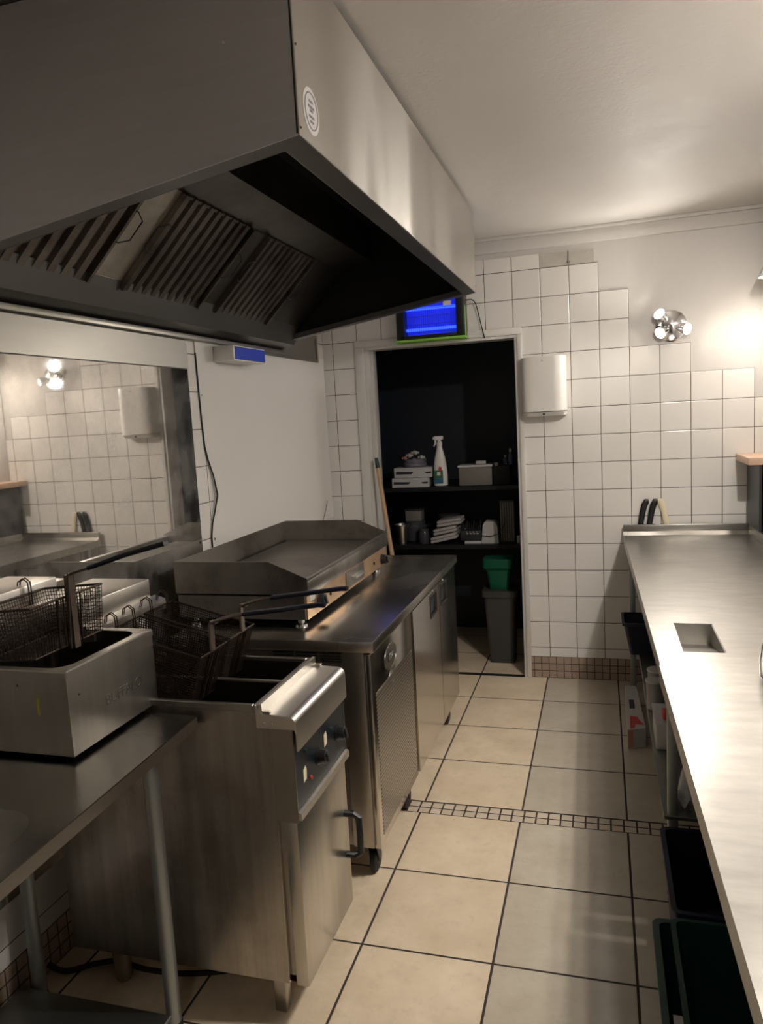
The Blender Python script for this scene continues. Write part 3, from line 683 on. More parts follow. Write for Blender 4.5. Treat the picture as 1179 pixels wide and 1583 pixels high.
def castor(x, y, brake=True):
    c = obj('castor', MB().box(x - 0.03, x + 0.03, y - 0.03, y + 0.03, 0.119, 0.125).prism([(x - 0.018, y - 0.022, 0.12), (x - 0.018, y + 0.022, 0.12), (x - 0.018, y + 0.030, 0.045), (x - 0.018, y + 0.005, 0.045)], (0.004, 0, 0)).prism([(x + 0.014, y - 0.022, 0.12), (x + 0.014, y + 0.022, 0.12), (x + 0.014, y + 0.030, 0.045), (x + 0.014, y + 0.005, 0.045)], (0.004, 0, 0)).box(x - 0.016, x + 0.016, y + 0.04, y + 0.07, 0.075, 0.085, 0.002), M['dark_grey_plastic'], fr)
    obj('wheel', MB().lathe((x - 0.0125, y + 0.018, 0.045), [(0.012, -0.001), (0.034, 0.0), (0.045, 0.005), (0.045, 0.020), (0.034, 0.025), (0.012, 0.026)], (1, 0, 0), 28), M['rubber'], c)
for x, y in ((fx - 0.035, 2.36), (fx - 0.035, 2.80), (fx - 0.035, 3.66), (-1.03, 2.36), (-1.03, 3.66)): castor(x, y)

# ------------------------------------------------------------------ griddle
gx0, gx1, gy0, gy1 = -1.135, -0.620, 2.420, 3.455
gz = 0.85
g = thing('griddle', 'electric steel griddle with raised splash guards on the fridge counter', 'griddle', (-0.88, 2.93, gz))
mb = MB(); mb.box(gx0, gx1 - 0.016, gy0, gy1, gz + 0.030, 0.972, 0.002, 1); obj('body', mb, M['griddle_steel'], g)
obj('front_panel', MB().box(gx1 - 0.016, gx1 - 0.010, gy0 + 0.004, gy1 - 0.004, gz + 0.030, 0.965, 0.001, 1), M['griddle_front'], g, 'orange-brown front panel')
# top tray: rim round a sunk plate
mb = MB()
mb.box(gx1 - 0.030, gx1, gy0, gy1, 0.965, 1.020, 0.004)
mb.box(gx0, gx1 - 0.030, gy0, gy1, 0.965, 0.978)
obj('front_rim', mb, M['griddle_steel'], g)
obj('cooking_plate', MB().box(gx0 + 0.012, gx1 - 0.075, gy0 + 0.012, gy1 - 0.012, 0.9785, 0.994, 0.002, 1), M['hob_plate'], g)
obj('grease_gutter', MB().box(gx1 - 0.073, gx1 - 0.031, gy0 + 0.012, gy1 - 0.012, 0.9782, 0.981), M['oil'], g, 'dark grease gutter')
prof = [(gx0 - 0.002, 0.972), (gx0 - 0.002, 1.088), (-0.765, 1.088), (gx1 - 0.002, 1.028), (gx1 - 0.002, 0.972)]
mb = MB()
for y in (gy0 - 0.003, gy1): mb.prism([(x, y, z) for x, z in prof], (0, 0.003, 0))
mb.box(gx0 - 0.005, gx0 - 0.001, gy0 - 0.003, gy1 + 0.003, 0.972, 1.088)
obj('splash_guard', mb, M['griddle_steel'], g)
def knob(c, ax, r_, parent, depth=0.022, pointer=True):
    mb = MB().lathe(c, [(r_ * 1.15, 0), (r_ * 1.15, 0.003), (r_, 0.004), (r_ * 0.92, depth), (r_ * 0.8, depth + 0.002), (0.001, depth + 0.002)], ax, 24)
    k = obj('control_knob', mb, M['black_plastic'], parent)
    c = Vector(c); ax = Vector(ax).normalized()
    mb = MB().box(c.x + depth * 0.9, c.x + depth + 0.008, c.y - r_ * 0.22, c.y + r_ * 0.22, c.z - r_ * 0.85, c.z + r_ * 0.85, 0.001, 1)
    mb.rot(0.5, c, 'X'); obj('pointer', mb, M['black_plastic'], k)
    return k
knob((gx1 - 0.010, 3.375, 0.912), (1, 0, 0), 0.022, g); knob((gx1 - 0.010, 2.545, 0.925), (1, 0, 0), 0.022, g)
for y in (3.245, 2.66): obj('indicator_lamp', MB().lathe((gx1 - 0.010, y, 0.918), [(0.007, 0), (0.006, 0.004), (0.001, 0.005)], (1, 0, 0), 14), M['oil'], g)
dr = obj('grease_drawer', MB().box(gx1 - 0.012, gx1 - 0.003, 2.845, 3.075, 0.893, 0.958, 0.002, 1), M['griddle_steel'], g)
obj('drawer_pull', MB().box(gx1 - 0.003, gx1 + 0.018, 2.90, 3.02, 0.922, 0.934, 0.003), M['fryer_shelf'], dr)
obj('rating_plate', MB().box(gx1 - 0.010, gx1 - 0.0085, 2.45, 2.50, 0.940, 0.962), M['lid_grey'], g)
for x in (gx1 - 0.05, gx0 + 0.05):
    for y in (gy0 + 0.035, gy1 - 0.06):
        obj('foot', MB().lathe((x, y, gz), [(0.022, 0), (0.022, 0.008), (0.012, 0.012), (0.012, 0.031)], (0, 0, 1), 20), M['chrome'], g)

# ------------------------------------------------------------------ freestanding double fryer
ky0, ky1 = 1.672, 2.052
k_ = thing('floor_fryer', 'freestanding twin tank steel fryer with a door and blue-black controls', 'fryer', (-0.75, 1.86, 0))
mb = MB()
t_ = 0.012
mb.box(-1.115, -0.445, ky0, ky0 + t_, 0.112, 0.855, 0.001, 1); mb.box(-1.115, -0.445, ky1 - t_, ky1, 0.112, 0.855, 0.001, 1)
mb.box(-1.115, -1.10, ky0 + t_, ky1 - t_, 0.112, 0.855); mb.box(-1.10, -0.43, ky0 + t_, ky1 - t_, 0.112, 0.13)
mb.box(-0.445, -0.43, ky0 + t_, ky1 - t_, 0.112, 0.60)
obj('cabinet', mb, M['fryer_steel'], k_)
for ya_, yb_ in ((ky0 - 0.002, ky0 + 0.003), (ky1 - 0.003, ky1 + 0.002)): obj('corner_strip', MB().box(-0.446, -0.386, ya_, yb_, 0.565, 0.812, 0.001, 1), M['fridge_side'], k_)
# top rim round two tanks
mb = MB()
def ring(x0, x1, y0, y1, xi0, xi1, yi0, yi1, z0, z1):
    mb.box(x0, xi0, y0, y1, z0, z1, 0.002, 1); mb.box(xi1, x1, y0, y1, z0, z1, 0.002, 1); mb.box(xi0, xi1, y0, yi0, z0, z1, 0.002, 1); mb.box(xi0, xi1, yi1, y1, z0, z1, 0.002, 1)
ring(-1.115, -0.475, ky0 - 0.002, ky1 + 0.002, -0.955, -0.490, ky0 + 0.012, ky1 - 0.012, 0.852, 0.870)
mb.box(-0.955, -0.490, 1.855, 1.870, 0.845, 0.866, 0.002, 1)
obj('top_rim', mb, M['griddle_steel'], k_)
for y0, y1 in ((ky0 + 0.013, 1.855), (1.870, ky1 - 0.013)):
    mb = MB(); zb = 0.62
    mb.box(-0.955, -0.952, y0, y1, zb, 0.862); mb.box(-0.493, -0.490, y0, y1, zb, 0.862); mb.box(-0.955, -0.49, y0, y0 + 0.003, zb, 0.862); mb.box(-0.955, -0.49, y1 - 0.003, y1, zb, 0.862); mb.box(-0.955, -0.49, y0, y1, zb - 0.004, zb)
    tk = obj('tank', mb, M['tank_steel'], k_)
    obj('oil', MB().box(-0.951, -0.494, y0 + 0.004, y1 - 0.004, zb + 0.002, 0.70), M['oil'], tk, 'dark frying oil')
# front drain shelf with rolled lip
mb = MB(); pr_ = [(-0.474, 0.872), (-0.474, 0.858), (-0.490, 0.858), (-0.490, 0.849), (-0.415, 0.846)]
arc = [(-0.397 + 0.022 * math.sin(a), 0.824 + 0.022 * math.cos(a)) for a in [PI / 2 * q / 8 for q in range(9)]]
outer = [(-0.474, 0.874), (-0.466, 0.874), (-0.464, 0.849)] + [(-0.412, 0.846)] + arc + [(-0.375, 0.755), (-0.378, 0.755), (-0.378, 0.80)]
inner = [(-0.385, 0.822), (-0.400, 0.838), (-0.474, 0.842)]
mb.prism([(x, ky0 - 0.001, z) for x, z in outer + inner], (0, ky1 - ky0 + 0.002, 0))
mb.prism([(x, ky0 - 0.003, z) for x, z in [(-0.482, 0.872), (-0.464, 0.846), (-0.412, 0.845)] + arc[:] + [(-0.378, 0.812), (-0.482, 0.812)]], (0, 0.003, 0))
sf = obj('drain_shelf', mb, M['fryer_shelf'], k_, 'bright rolled front shelf', smooth=25)
for x in (-0.462, -0.440): obj('rivet', MB().lathe((x, ky0 - 0.003, 0.825), [(0.0045, 0), (0.0035, 0.002), (0.001, 0.0025)], (0, -1, 0), 12), M['chrome'], sf)
cp = obj('control_panel', MB().box(-0.405, -0.387, ky0 + 0.003, ky1 - 0.003, 0.595, 0.800, 0.001, 1), M['control_panel'], k_, 'blue-black control panel')
for y in (1.830, 1.985): knob((-0.387, y, 0.672), (1, 0, 0), 0.020, cp, 0.024)
for y, z in ((1.732, 0.668), (1.890, 0.694)):
    mb = MB(); mb.prism([(-0.387, y - 0.011, z - 0.020), (-0.387, y + 0.009, z - 0.016), (-0.387, y + 0.012, z + 0.008), (-0.387, y + 0.006, z + 0.020), (-0.387, y - 0.010, z + 0.014)], (0.0008, 0, 0))
    obj('switch_label', mb, M['cream_plastic'], cp, 'cream label with torn corners')
for y, mt in ((1.770, 'red_print'), (1.935, 'dark_green_plastic'), (1.745, 'dark_green_plastic')):
    obj('indicator_lamp', MB().lathe((-0.387, y, 0.640 if mt == 'red_print' else (0.705 if y > 1.9 else 0.725)), [(0.006, 0), (0.005, 0.004), (0.001, 0.005)], (1, 0, 0), 14), M[mt], cp)
mb = MB(); mb.prism([(-0.405, ky0, 0.598), (-0.378, ky0, 0.590), (-0.377, ky0, 0.572), (-0.405, ky0, 0.572)], (0, ky1 - ky0, 0)); obj('door_ledge', mb, M['fryer_shelf'], k_)
dr = obj('door', MB().box(-0.428, -0.392, ky0 + 0.002, ky1 - 0.002, 0.108, 0.568, 0.004), M['fryer_door'], k_)
dh = [(-0.392, 2.020, 0.405), (-0.365, 2.020, 0.405), (-0.350, 2.022, 0.395), (-0.348, 2.022, 0.340), (-0.350, 2.022, 0.285), (-0.365, 2.020, 0.275), (-0.392, 2.020, 0.275)]
mb = MB(); mb.tube(dh, 0.0105, 10); obj('handle', mb, M['black_plastic'], dr, 'black bow handle')
for x in (-0.49, -0.99):
    for y in (ky0 + 0.045, ky1 - 0.045):
        mb = MB().box(x - 0.017, x + 0.017, y - 0.017, y + 0.017, 0, 0.114, 0.003) if x > -0.6 else MB().lathe((x, y, 0.0), [(0.018, 0), (0.021, 0.006), (0.021, 0.02), (0.024, 0.03), (0.028, 0.114)], (0, 0, 1), 20); obj('leg', mb, M['fryer_steel'], k_)
# rear control head
mb = MB(); mb.box(-1.175, -0.972, ky0 - 0.0, ky1 - 0.05, 1.040, 1.118, 0.003)
mb.box(-1.115, -0.985, ky0 + 0.01, ky1 - 0.06, 0.87, 1.045)
obj('rear_head', mb, M['fryer_shelf'], k_, 'bright rear element housing')
mb = MB(); mb.prism([(-0.975, ky0, 1.062), (-0.938, ky0, 1.050), (-0.936, ky0, 1.020), (-0.975, ky0, 1.018)], (0, ky1 - 0.022 - ky0, 0)); obj('hanging_rail', mb, M['fryer_shelf'], k_)

# ------------------------------------------------------------------ wire baskets
def basket(name, label, group, rb, rf, y0, y1, depth, shrink, cell, handle, grip, hooks=True, wr=0.0011, loc=None):
    """rb / rf : (x, z) of the back and front rim; handle, grip: point lists in world space"""
    t = thing(name, label, 'fryer basket', loc or ((rb[0] + rf[0]) / 2, (y0 + y1) / 2, min(rb[1], rf[1]) - depth), group)
    ux = Vector((rf[0] - rb[0], 0, rf[1] - rb[1])); Ln = ux.length; ux.normalize(); dn = Vector((ux.z, 0, -ux.x)); W = y1 - y0
    o0 = Vector((rb[0], y0, rb[1]))
    def Pt(a, b, d):   # a along 0..1, b across 0..1, d depth 0..1 ; the basket narrows downwards
        s_ = shrink * d
        return o0 + ux * (s_ + (Ln - 2 * s_) * a) + Vector((0, s_ * 0.5 + (W - s_) * b, 0)) + dn * (depth * d)
    mb = MB(); n1 = int(Ln / cell); n2 = int(W / cell); n3 = int(depth / cell)
    for i in range(n1 + 1): a = i / n1; mb.tube([Pt(a, 0, 0), Pt(a, 0, 1), Pt(a, 1, 1), Pt(a, 1, 0)], wr, 3, cap=False)
    for i in range(n2 + 1): b = i / n2; mb.tube([Pt(0, b, 0), Pt(0, b, 1), Pt(1, b, 1), Pt(1, b, 0)], wr, 3, cap=False)
    for i in range(1, n3 + 1): d = i / n3; mb.tube([Pt(0, 0, d), Pt(1, 0, d), Pt(1, 1, d), Pt(0, 1, d)], wr, 3, closed=True)
    obj('wire_mesh', mb, M['wire'], t, smooth=0)
    mb = MB(); mb.tube([Pt(0, 0, 0), Pt(0.5, 0, 0), Pt(1, 0, 0), Pt(1, 0.5, 0), Pt(1, 1, 0), Pt(0.5, 1, 0), Pt(0, 1, 0), Pt(0, 0.5, 0)], 0.0032, 8, closed=True)
    mb.tube([Pt(0, 0, 1), Pt(1, 0, 1), Pt(1, 1, 1), Pt(0, 1, 1)], 0.0022, 6, closed=True)
    obj('rim_wire', mb, M['wire'], t)
    mb = MB()
    for b in (0.34, 0.66): mb.tube([Pt(1, b, 0) + ux * 0.003, Pt(1, b, 1) + ux * 0.003, Pt(0.8, b, 1)], 0.0024, 6)
    for b in (0.42, 0.58): mb.tube([Pt(1, b, 0) + ux * 0.003, Pt(1, b, 0.98) + ux * 0.003], 0.0022, 6)
    obj('front_stay', mb, M['wire'], t)
    if handle:
        mb = MB()
        for dy in (-0.010, 0.010): mb.tube([Vector(p) + Vector((0, dy if i < len(handle) - 1 else dy * 0.3, 0)) for i, p in enumerate(handle)], 0.0034, 8)
        for p, q in zip(handle[:2], handle[1:3]):
            mb.box(min(p[0], q[0]) - 0.0015, max(p[0], q[0]) + 0.0015, p[1] - 0.010, p[1] + 0.010, min(p[2], q[2]), max(p[2], q[2])) if abs(p[0] - q[0]) < 0.02 else None
        h = obj('handle', mb, M['wire_tan'], t, 'bare metal handle bar')
        if grip:
            g_ = [Vector(p) for p in grip]
            mb = MB()
            for dy in (-0.005, 0.005): mb.tube([p + Vector((0, dy, 0)) for p in g_], 0.0058, 10)
            obj('grip', mb, M['blue_grip'], h, 'dark blue coated grip')
    if hooks:
        for b in (0.22, 0.78):
            mb = MB()
            for e in (-0.0045, 0.0045):
                p = Pt(0, b, 0) + Vector((0, e, 0))
                mb.tube([p + Vector((0.002, 0, -0.03)), p + Vector((0.004, 0, 0.0)), p + Vector((0.002, 0, 0.030)), p + Vector((-0.012, 0, 0.040)), p + Vector((-0.028, 0, 0.030)), p + Vector((-0.032, 0, 0.012))], 0.0018, 6)
            obj('hook', mb, M['wire'], t)
    return t
G2 = 'baskets hanging on the floor fryer'
def bh(y): return ([(-0.648, y, 0.975), (-0.645, y, 1.048), (-0.630, y, 1.056), (-0.575, y, 1.072), (-0.545, y, 1.076)], [(-0.548, y, 1.076), (-0.45, y, 1.088), (-0.335, y, 1.104), (-0.318, y, 1.104)])
h1, g1 = bh(1.776); h2, g2 = bh(1.958)
basket('fryer_basket', 'brown wire chip basket hanging in the near tank of the floor fryer', G2, (-0.918, 1.040), (-0.648, 0.972), 1.710, 1.857, 0.145, 0.013, 0.0072, h1, g1)
basket('fryer_basket', 'brown wire chip basket hanging in the far tank beside the griddle', G2, (-0.918, 1.042), (-0.648, 0.974), 1.880, 2.033, 0.145, 0.013, 0.0072, h2, g2)

# ------------------------------------------------------------------ steel prep table on the left
TZ = 0.840
tb = thing('prep_table', 'grey steel table on galvanised tube legs at the bottom left', 'table', (-0.93, 0.9, 0))
def tx(y): return -0.640 + (1.655 - y) * 0.045
mb = MB(); ya, yb = 0.30, 1.655
top = [(tx(ya), ya), (tx(yb), yb), (-1.222, yb), (-1.222, ya)]
mb.prism([(x, y, TZ - 0.003) for x, y in top], (0, 0, 0.003))
def edge_strip(p, q, h=0.032, t=0.003, inset=(0, 0)):
    d = (Vector((q[0], q[1], 0)) - Vector((p[0], p[1], 0))).normalized(); n = Vector((d.y, -d.x, 0)) * -t
    mb.prism([(p[0], p[1], TZ - h), (q[0], q[1], TZ - h), (q[0] + n.x, q[1] + n.y, TZ - h), (p[0] + n.x, p[1] + n.y, TZ - h)], (0, 0, h - 0.003))
obj('table_top', mb, M['table_top'], tb, smooth=0)
mb = MB()
for i in range(4): edge_strip(top[i], top[(i + 1) % 4])
obj('turned_edge', mb, M['fridge_side'], tb, smooth=0)
for x, y in ((-0.745, 1.585), (-1.170, 1.585), (-0.69, 0.36), (-1.170, 0.36)):
    lg = obj('leg', MB().tube([(x, y, 0.02), (x, y, TZ - 0.004)], 0.0195, 20), M['galv'], tb)
    obj('foot', MB().lathe((x, y, 0), [(0.019, 0), (0.022, 0.004), (0.022, 0.02), (0.018, 0.026)], (0, 0, 1), 18), M['rubber'], lg)
obj('lower_shelf', MB().box(-1.205, -0.735, 0.35, 1.560, 0.048, 0.060, 0.002, 1), M['shelf_steel'], tb, 'dull green-grey lower shelf')

# ------------------------------------------------------------------ tabletop fryer
f2 = thing('tabletop_fryer', 'small square steel tabletop fryer with an open tank on the prep table', 'fryer', (-0.95, 1.53, TZ))
cx0, cx1, cy0, cy1, cz = -1.120, -0.782, 1.362, 1.705, 1.045
mb = MB()
mb.box(cx0, cx1, cy0, cy0 + 0.003, TZ + 0.012, cz, 0.0); mb.box(cx0, cx1, cy1 - 0.003, cy1, TZ + 0.012, cz); mb.box(cx1 - 0.003, cx1, cy0 + 0.003, cy1 - 0.003, TZ + 0.012, cz); mb.box(cx0, cx0 + 0.003, cy0 + 0.003, cy1 - 0.003, TZ + 0.012, cz)
mb.box(cx0 + .003, cx1 - .003, cy0 + .003, cy1 - .003, TZ + 0.012, TZ + 0.016)
obj('casing', mb, M['fryer_door'], f2, smooth=0)
# rim with a rounded opening
def rrect(x0, x1, y0, y1, r_, z, n=8):
    out = []
    for cxx, cyy, a0 in ((x1 - r_, y1 - r_, 0), (x0 + r_, y1 - r_, PI / 2), (x0 + r_, y0 + r_, PI), (x1 - r_, y0 + r_, 1.5 * PI)):
        for q in range(n + 1): a = a0 + PI / 2 * q / n; out.append((cxx + r_ * math.cos(a), cyy + r_ * math.sin(a), z))
    return out
def ringmesh(mb, A, B):
    a = [mb.bm.verts.new(p) for p in A]; b = [mb.bm.verts.new(p) for p in B]; n = len(a)
    for i in range(n):
        f = mb.bm.faces.new((a[i], a[(i + 1) % n], b[(i + 1) % n], b[i])); f.material_index = mb.mi
e = 0.003
mb = MB()
ringmesh(mb, rrect(cx0 - e, cx1 + e, cy0 - e, cy1 + e, 0.006, cz - 0.012), rrect(cx0 - e, cx1 + e, cy0 - e, cy1 + e, 0.006, cz + 0.002))
ringmesh(mb, rrect(cx0 - e, cx1 + e, cy0 - e, cy1 + e, 0.006, cz + 0.002), rrect(cx0, cx1, cy0, cy1, 0.006, cz + 0.005))
ringmesh(mb, rrect(cx0, cx1, cy0, cy1, 0.006, cz + 0.005), rrect(cx0 + 0.02, cx1 - 0.022, cy0 + 0.02, cy1 - 0.022, 0.045, cz + 0.004))
bmesh.ops.remove_doubles(mb.bm, verts=mb.bm.verts[:], dist=0.0002)
obj('rim', mb, M['fryer_door'], f2, recalc=False, smooth=40)
mb = MB()
ringmesh(mb, rrect(cx0 + 0.02, cx1 - 0.022, cy0 + 0.02, cy1 - 0.022, 0.045, cz + 0.0035), rrect(cx0 + 0.024, cx1 - 0.026, cy0 + 0.024, cy1 - 0.026, 0.045, TZ + 0.05))
mb.bm.faces.new([mb.bm.verts.new(p) for p in rrect(cx0 + 0.024, cx1 - 0.026, cy0 + 0.024, cy1 - 0.026, 0.045, TZ + 0.05)])
tk = obj('tank', mb, M['tank_steel'], f2, recalc=False, smooth=40)
mb = MB(); mb.bm.faces.new([mb.bm.verts.new(p) for p in rrect(cx0 + 0.0225, cx1 - 0.0245, cy0 + 0.0225, cy1 - 0.0245, 0.045, TZ + 0.10)])
obj('oil', mb, M['oil'], tk, 'dark frying oil', recalc=False)
mb = MB(); mb.box(-1.212, -1.052, cy0 + 0.004, cy1 - 0.012, 1.052, 1.192, 0.004); mb.box(-1.21, cx0 - 0.006, cy0 + 0.02, cy1 - 0.02, TZ + 0.02, 1.06)
obj('rear_head', mb, M['fryer_shelf'], f2, 'bright rear element housing')
for x in (cx0 + 0.03, cx1 - 0.03):
    for y in (cy0 + 0.03, cy1 - 0.03): obj('foot', MB().lathe((x, y, TZ), [(0.014, 0), (0.012, 0.013)], (0, 0, 1), 14), M['rubber'], f2)
# stamped maker name on the front face
cu = bpy.data.curves.new('stamp', 'FONT'); cu.body = 'BUFFALO'; cu.size = 0.036; cu.extrude = 0.0006; cu.align_x = 'CENTER'
to = bpy.data.objects.new('stamp', cu); C.objects.link(to)
bpy.context.view_layer.update()
me = bpy.data.meshes.new_from_object(to.evaluated_get(bpy.context.evaluated_depsgraph_get()))
bpy.data.objects.remove(to); mt = Matrix.Translation(Vector((cx1 + 0.0003, 1.565, 0.922)) - off(f2)) @ Matrix.Rotation(PI / 2, 4, 'Z') @ Matrix.Rotation(PI / 2, 4, 'X')
me.transform(mt); me.materials.append(plain('stamped_name', (0.30, 0.285, 0.26), 0.45, 1.0)); st = bpy.data.objects.new('maker_name', me); C.objects.link(st); st.parent = f2
me.name = 'maker_name'
mb = MB(); mb.box(cx1 - 0.085, cx1 - 0.078, cy0 - 0.0008, cy0, 0.945, 0.985); mb.box(cx1 - 0.079, cx1 - 0.074, cy0 - 0.0008, cy0, 0.985, 0.992)
obj('old_label', mb, M['label_yellow'], f2, 'yellow sliver of old label')
obj('screw', MB().lathe((-0.915, cy0, 1.012), [(0.003, 0), (0.002, 0.002)], (0, -1, 0), 10), M['screw'], f2); obj('screw', MB().lathe((cx1, 1.40, 0.985), [(0.003, 0), (0.002, 0.002)], (1, 0, 0), 10), M['screw'], f2)
hs = [(-0.866, 1.505, 1.060), (-0.856, 1.505, 1.238), (-0.846, 1.505, 1.243), (-0.80, 1.505, 1.255)]
gs = [(-0.80, 1.505, 1.255), (-0.70, 1.505, 1.285), (-0.59, 1.505, 1.312)]
basket('fryer_basket', 'dark wire basket raised over the small tabletop fryer tank', None, (-1.045, 1.172), (-0.870, 1.186), 1.375, 1.635, 0.118, 0.014, 0.0085, hs, gs, hooks=True, wr=0.0010)

# cable behind / below
tag(obj('power_cable', MB().tube(curve_path([(-1.20, 1.66, 0.05), (-1.17, 1.69, 0.012), (-1.10, 1.74, 0.010), (-1.04, 1.76, 0.012), (-0.94, 1.75, 0.011), (-0.82, 1.76, 0.010), (-0.70, 1.80, 0.010), (-0.62, 1.86, 0.010)]), 0.008, 10), M['rubber']), 'black cable lying on the floor under the floor fryer', 'cable')
tag(obj('power_cable', MB().tube(curve_path([(-1.21, 1.46, 0.60), (-1.19, 1.50, 0.50), (-1.185, 1.50, 0.42), (-1.20, 1.46, 0.35), (-1.215, 1.40, 0.33)]), 0.007, 10), M['rubber']), 'black cable looping on the left wall under the prep table', 'cable')

# ------------------------------------------------------------------ broom in the doorway corner
br = thing('broom', 'wooden broom stick with a green-black tip leaning by the left door jamb', 'broom', (-0.745, 4.28, 0))
pa, pb = Vector((-0.745, 4.27, 0.05)), Vector((-0.915, 4.375, 1.27))
obj('stick', MB().tube([pa, pb], 0.0125, 14), M['wood'], br)
obj('tip', MB().tube([pb, pb + (pb - pa).normalized() * 0.06], [0.014, 0.010], 14), M['teal_print'], br, 'green-black tip')
obj('brush_head', MB().box(-0.86, -0.63, 4.24, 4.30, 0.0, 0.055, 0.006), M['grey_plastic'], br)

# ------------------------------------------------------------------ right worktops
def lx(y): return 0.4655 + (4.40 - y) * 0.0165          # aisle edge of the far worktop
WZ = 0.850
wt = thing('steel_worktop', 'long steel work table against the back wall with a square waste hole', 'table', (0.83, 3.3, 0))
mb = MB(); y0, y1 = 2.158, 4.398; hx0, hx1, hy0, hy1 = 0.572, 0.687, 2.292, 2.598
X2 = 1.165
def quad(a, b, c, d, z0=WZ - 0.003, z1=WZ): mb.prism([(*a, z0), (*b, z0), (*c, z0), (*d, z0)], (0, 0, z1 - z0))
quad((lx(y0), y0), (X2, y0), (X2, hy0), (lx(hy0), hy0)); quad((lx(hy1), hy1), (X2, hy1), (X2, y1), (lx(y1), y1))
quad((lx(hy0), hy0), (hx0, hy0), (hx0, hy1), (lx(hy1), hy1)); quad((hx1, hy0), (X2, hy0), (X2, hy1), (hx1, hy1))
mb.prism([(lx(y0), y0, WZ - 0.045), (lx(y1), y1, WZ - 0.045), (lx(y1) + 0.003, y1, WZ - 0.045), (lx(y0) + 0.003, y0, WZ - 0.045)], (0, 0, 0.043))
obj('table_top', mb, M['worktop'], wt, smooth=0)
mb = MB()
mb.box(lx(y1), 1.10, 4.384, 4.398, WZ, 0.905, 0.003); mb.box(1.092, 1.110, 3.2, 4.398, WZ, 0.905, 0.003)
mb.prism([(lx(y1), 4.384, WZ), (lx(y1), 4.384, WZ + 0.018), (lx(y1), 4.362, WZ)], (1.092 - lx(y1), 0, 0))
obj('upstand', mb, M['worktop'], wt)
# waste hole: thin walled chute
mb = MB(); dz_ = 0.07; t3 = 0.002
mb.box(hx0, hx0 + t3, hy0, hy1, WZ - dz_, WZ - 0.003); mb.box(hx1 - t3, hx1, hy0, hy1, WZ - dz_, WZ - 0.003); mb.box(hx0, hx1, hy1 - t3, hy1, WZ - dz_, WZ - 0.003); mb.box(hx0, hx1, hy0, hy0 + t3, WZ - dz_, WZ - 0.003)
mb.prism([(hx0, hy0, WZ - 0.02), (hx0, hy1, WZ - dz_), (hx0, hy1, WZ - dz_ - 0.003), (hx0, hy0, WZ - 0.023)], (hx1 - hx0, 0, 0))
obj('waste_hole', mb, M['worktop'], wt, 'rectangular hole with a sloping chute')
for x, y in ((0.505, 4.30), (1.10, 4.30), (0.553, 2.440), (1.10, 2.440)):
    lg = obj('leg', MB().box(x - 0.015, x + 0.015, y - 0.015, y + 0.015, 0.02, WZ - 0.003, 0.003), M['galv'], wt)
    obj('foot', MB().lathe((x, y, 0), [(0.018, 0), (0.016, 0.022)], (0, 0, 1), 14), M['rubber'], lg)
obj('lower_shelf', MB().box(0.525, 1.10, 2.42, 4.28, 0.262, 0.275, 0.002, 1), M['shelf_steel'], wt, 'dull lower shelf')
def lx2(y): return 0.4985 + (2.155 - y) * 0.0205
w2 = thing('steel_worktop', 'near steel work table at the lower right abutting the far one', 'table', (0.85, 1.0, 0))
mb = MB(); ya, yb = -0.55, 2.153
quad((lx2(ya), ya), (1.17, ya), (1.17, yb), (lx2(yb), yb), WZ + 0.001, WZ + 0.004)
mb.prism([(lx2(ya), ya, WZ - 0.042), (lx2(yb), yb, WZ - 0.042), (lx2(yb) + 0.003, yb, WZ - 0.042), (lx2(ya) + 0.003, ya, WZ - 0.042)], (0, 0, 0.045))
mb.box(lx2(yb), 1.17, yb - 0.003, yb, WZ - 0.035, WZ - 0.001)
obj('table_top', mb, M['worktop'], w2, smooth=0)
for x, y in ((0.93, 2.10), (1.13, 2.10), (0.64, -0.45), (1.12, -0.45)):
    lg = obj('leg', MB().box(x - 0.018, x + 0.018, y - 0.018, y + 0.018, 0.02, WZ - 0.002, 0.003), M['galv'], w2)
    obj('foot', MB().lathe((x, y, 0), [(0.02, 0), (0.018, 0.022)], (0, 0, 1), 14), M['rubber'], lg)

# ------------------------------------------------------------------ knives tucked behind the upstand
def knife(x, lean, mat, label):
    t = thing('knife', label, 'knife', (x, YW - 0.010, 0.80), 'knives tucked behind the worktop upstand')
    mb = MB(); y = 4.412
    # handle: flattened tube leaning left at the top then curving
    pts = [Vector((x - 0.020 * lean, y, 0.895)), Vector((x - 0.014 * lean, y, 0.93)), Vector((x - 0.007 * lean, y, 0.975)), Vector((x + 0.002 * lean, y, 1.010)), Vector((x + 0.014 * lean, y, 1.032)), Vector((x + 0.024 * lean, y, 1.034))]
    mb.tube(pts, [0.0145, 0.015, 0.0160, 0.0170, 0.0165, 0.009], 14)
    for v in mb.bm.verts: v.co.y = y + (v.co.y - y) * 0.44
    obj('handle', mb, mat, t)
    mb = MB(); mb.prism([(x - 0.012, 4.4140, 0.905), (x + 0.012, 4.4140, 0.905), (x + 0.014, 4.4140, 0.80), (x, 4.4140, 0.76), (x - 0.010, 4.4140, 0.80)], (0, 0.0018, 0))
    obj('blade', mb, M['chrome'], t)
knife(0.576, 1, M['black_plastic'], 'knife with black handle, leftmost of those behind the upstand')
knife(0.622, 1, M['black_plastic'], 'knife with black handle next to the cream handled one')
knife(0.672, -1, M['cream_plastic'], 'knife with a cream curved handle behind the upstand')

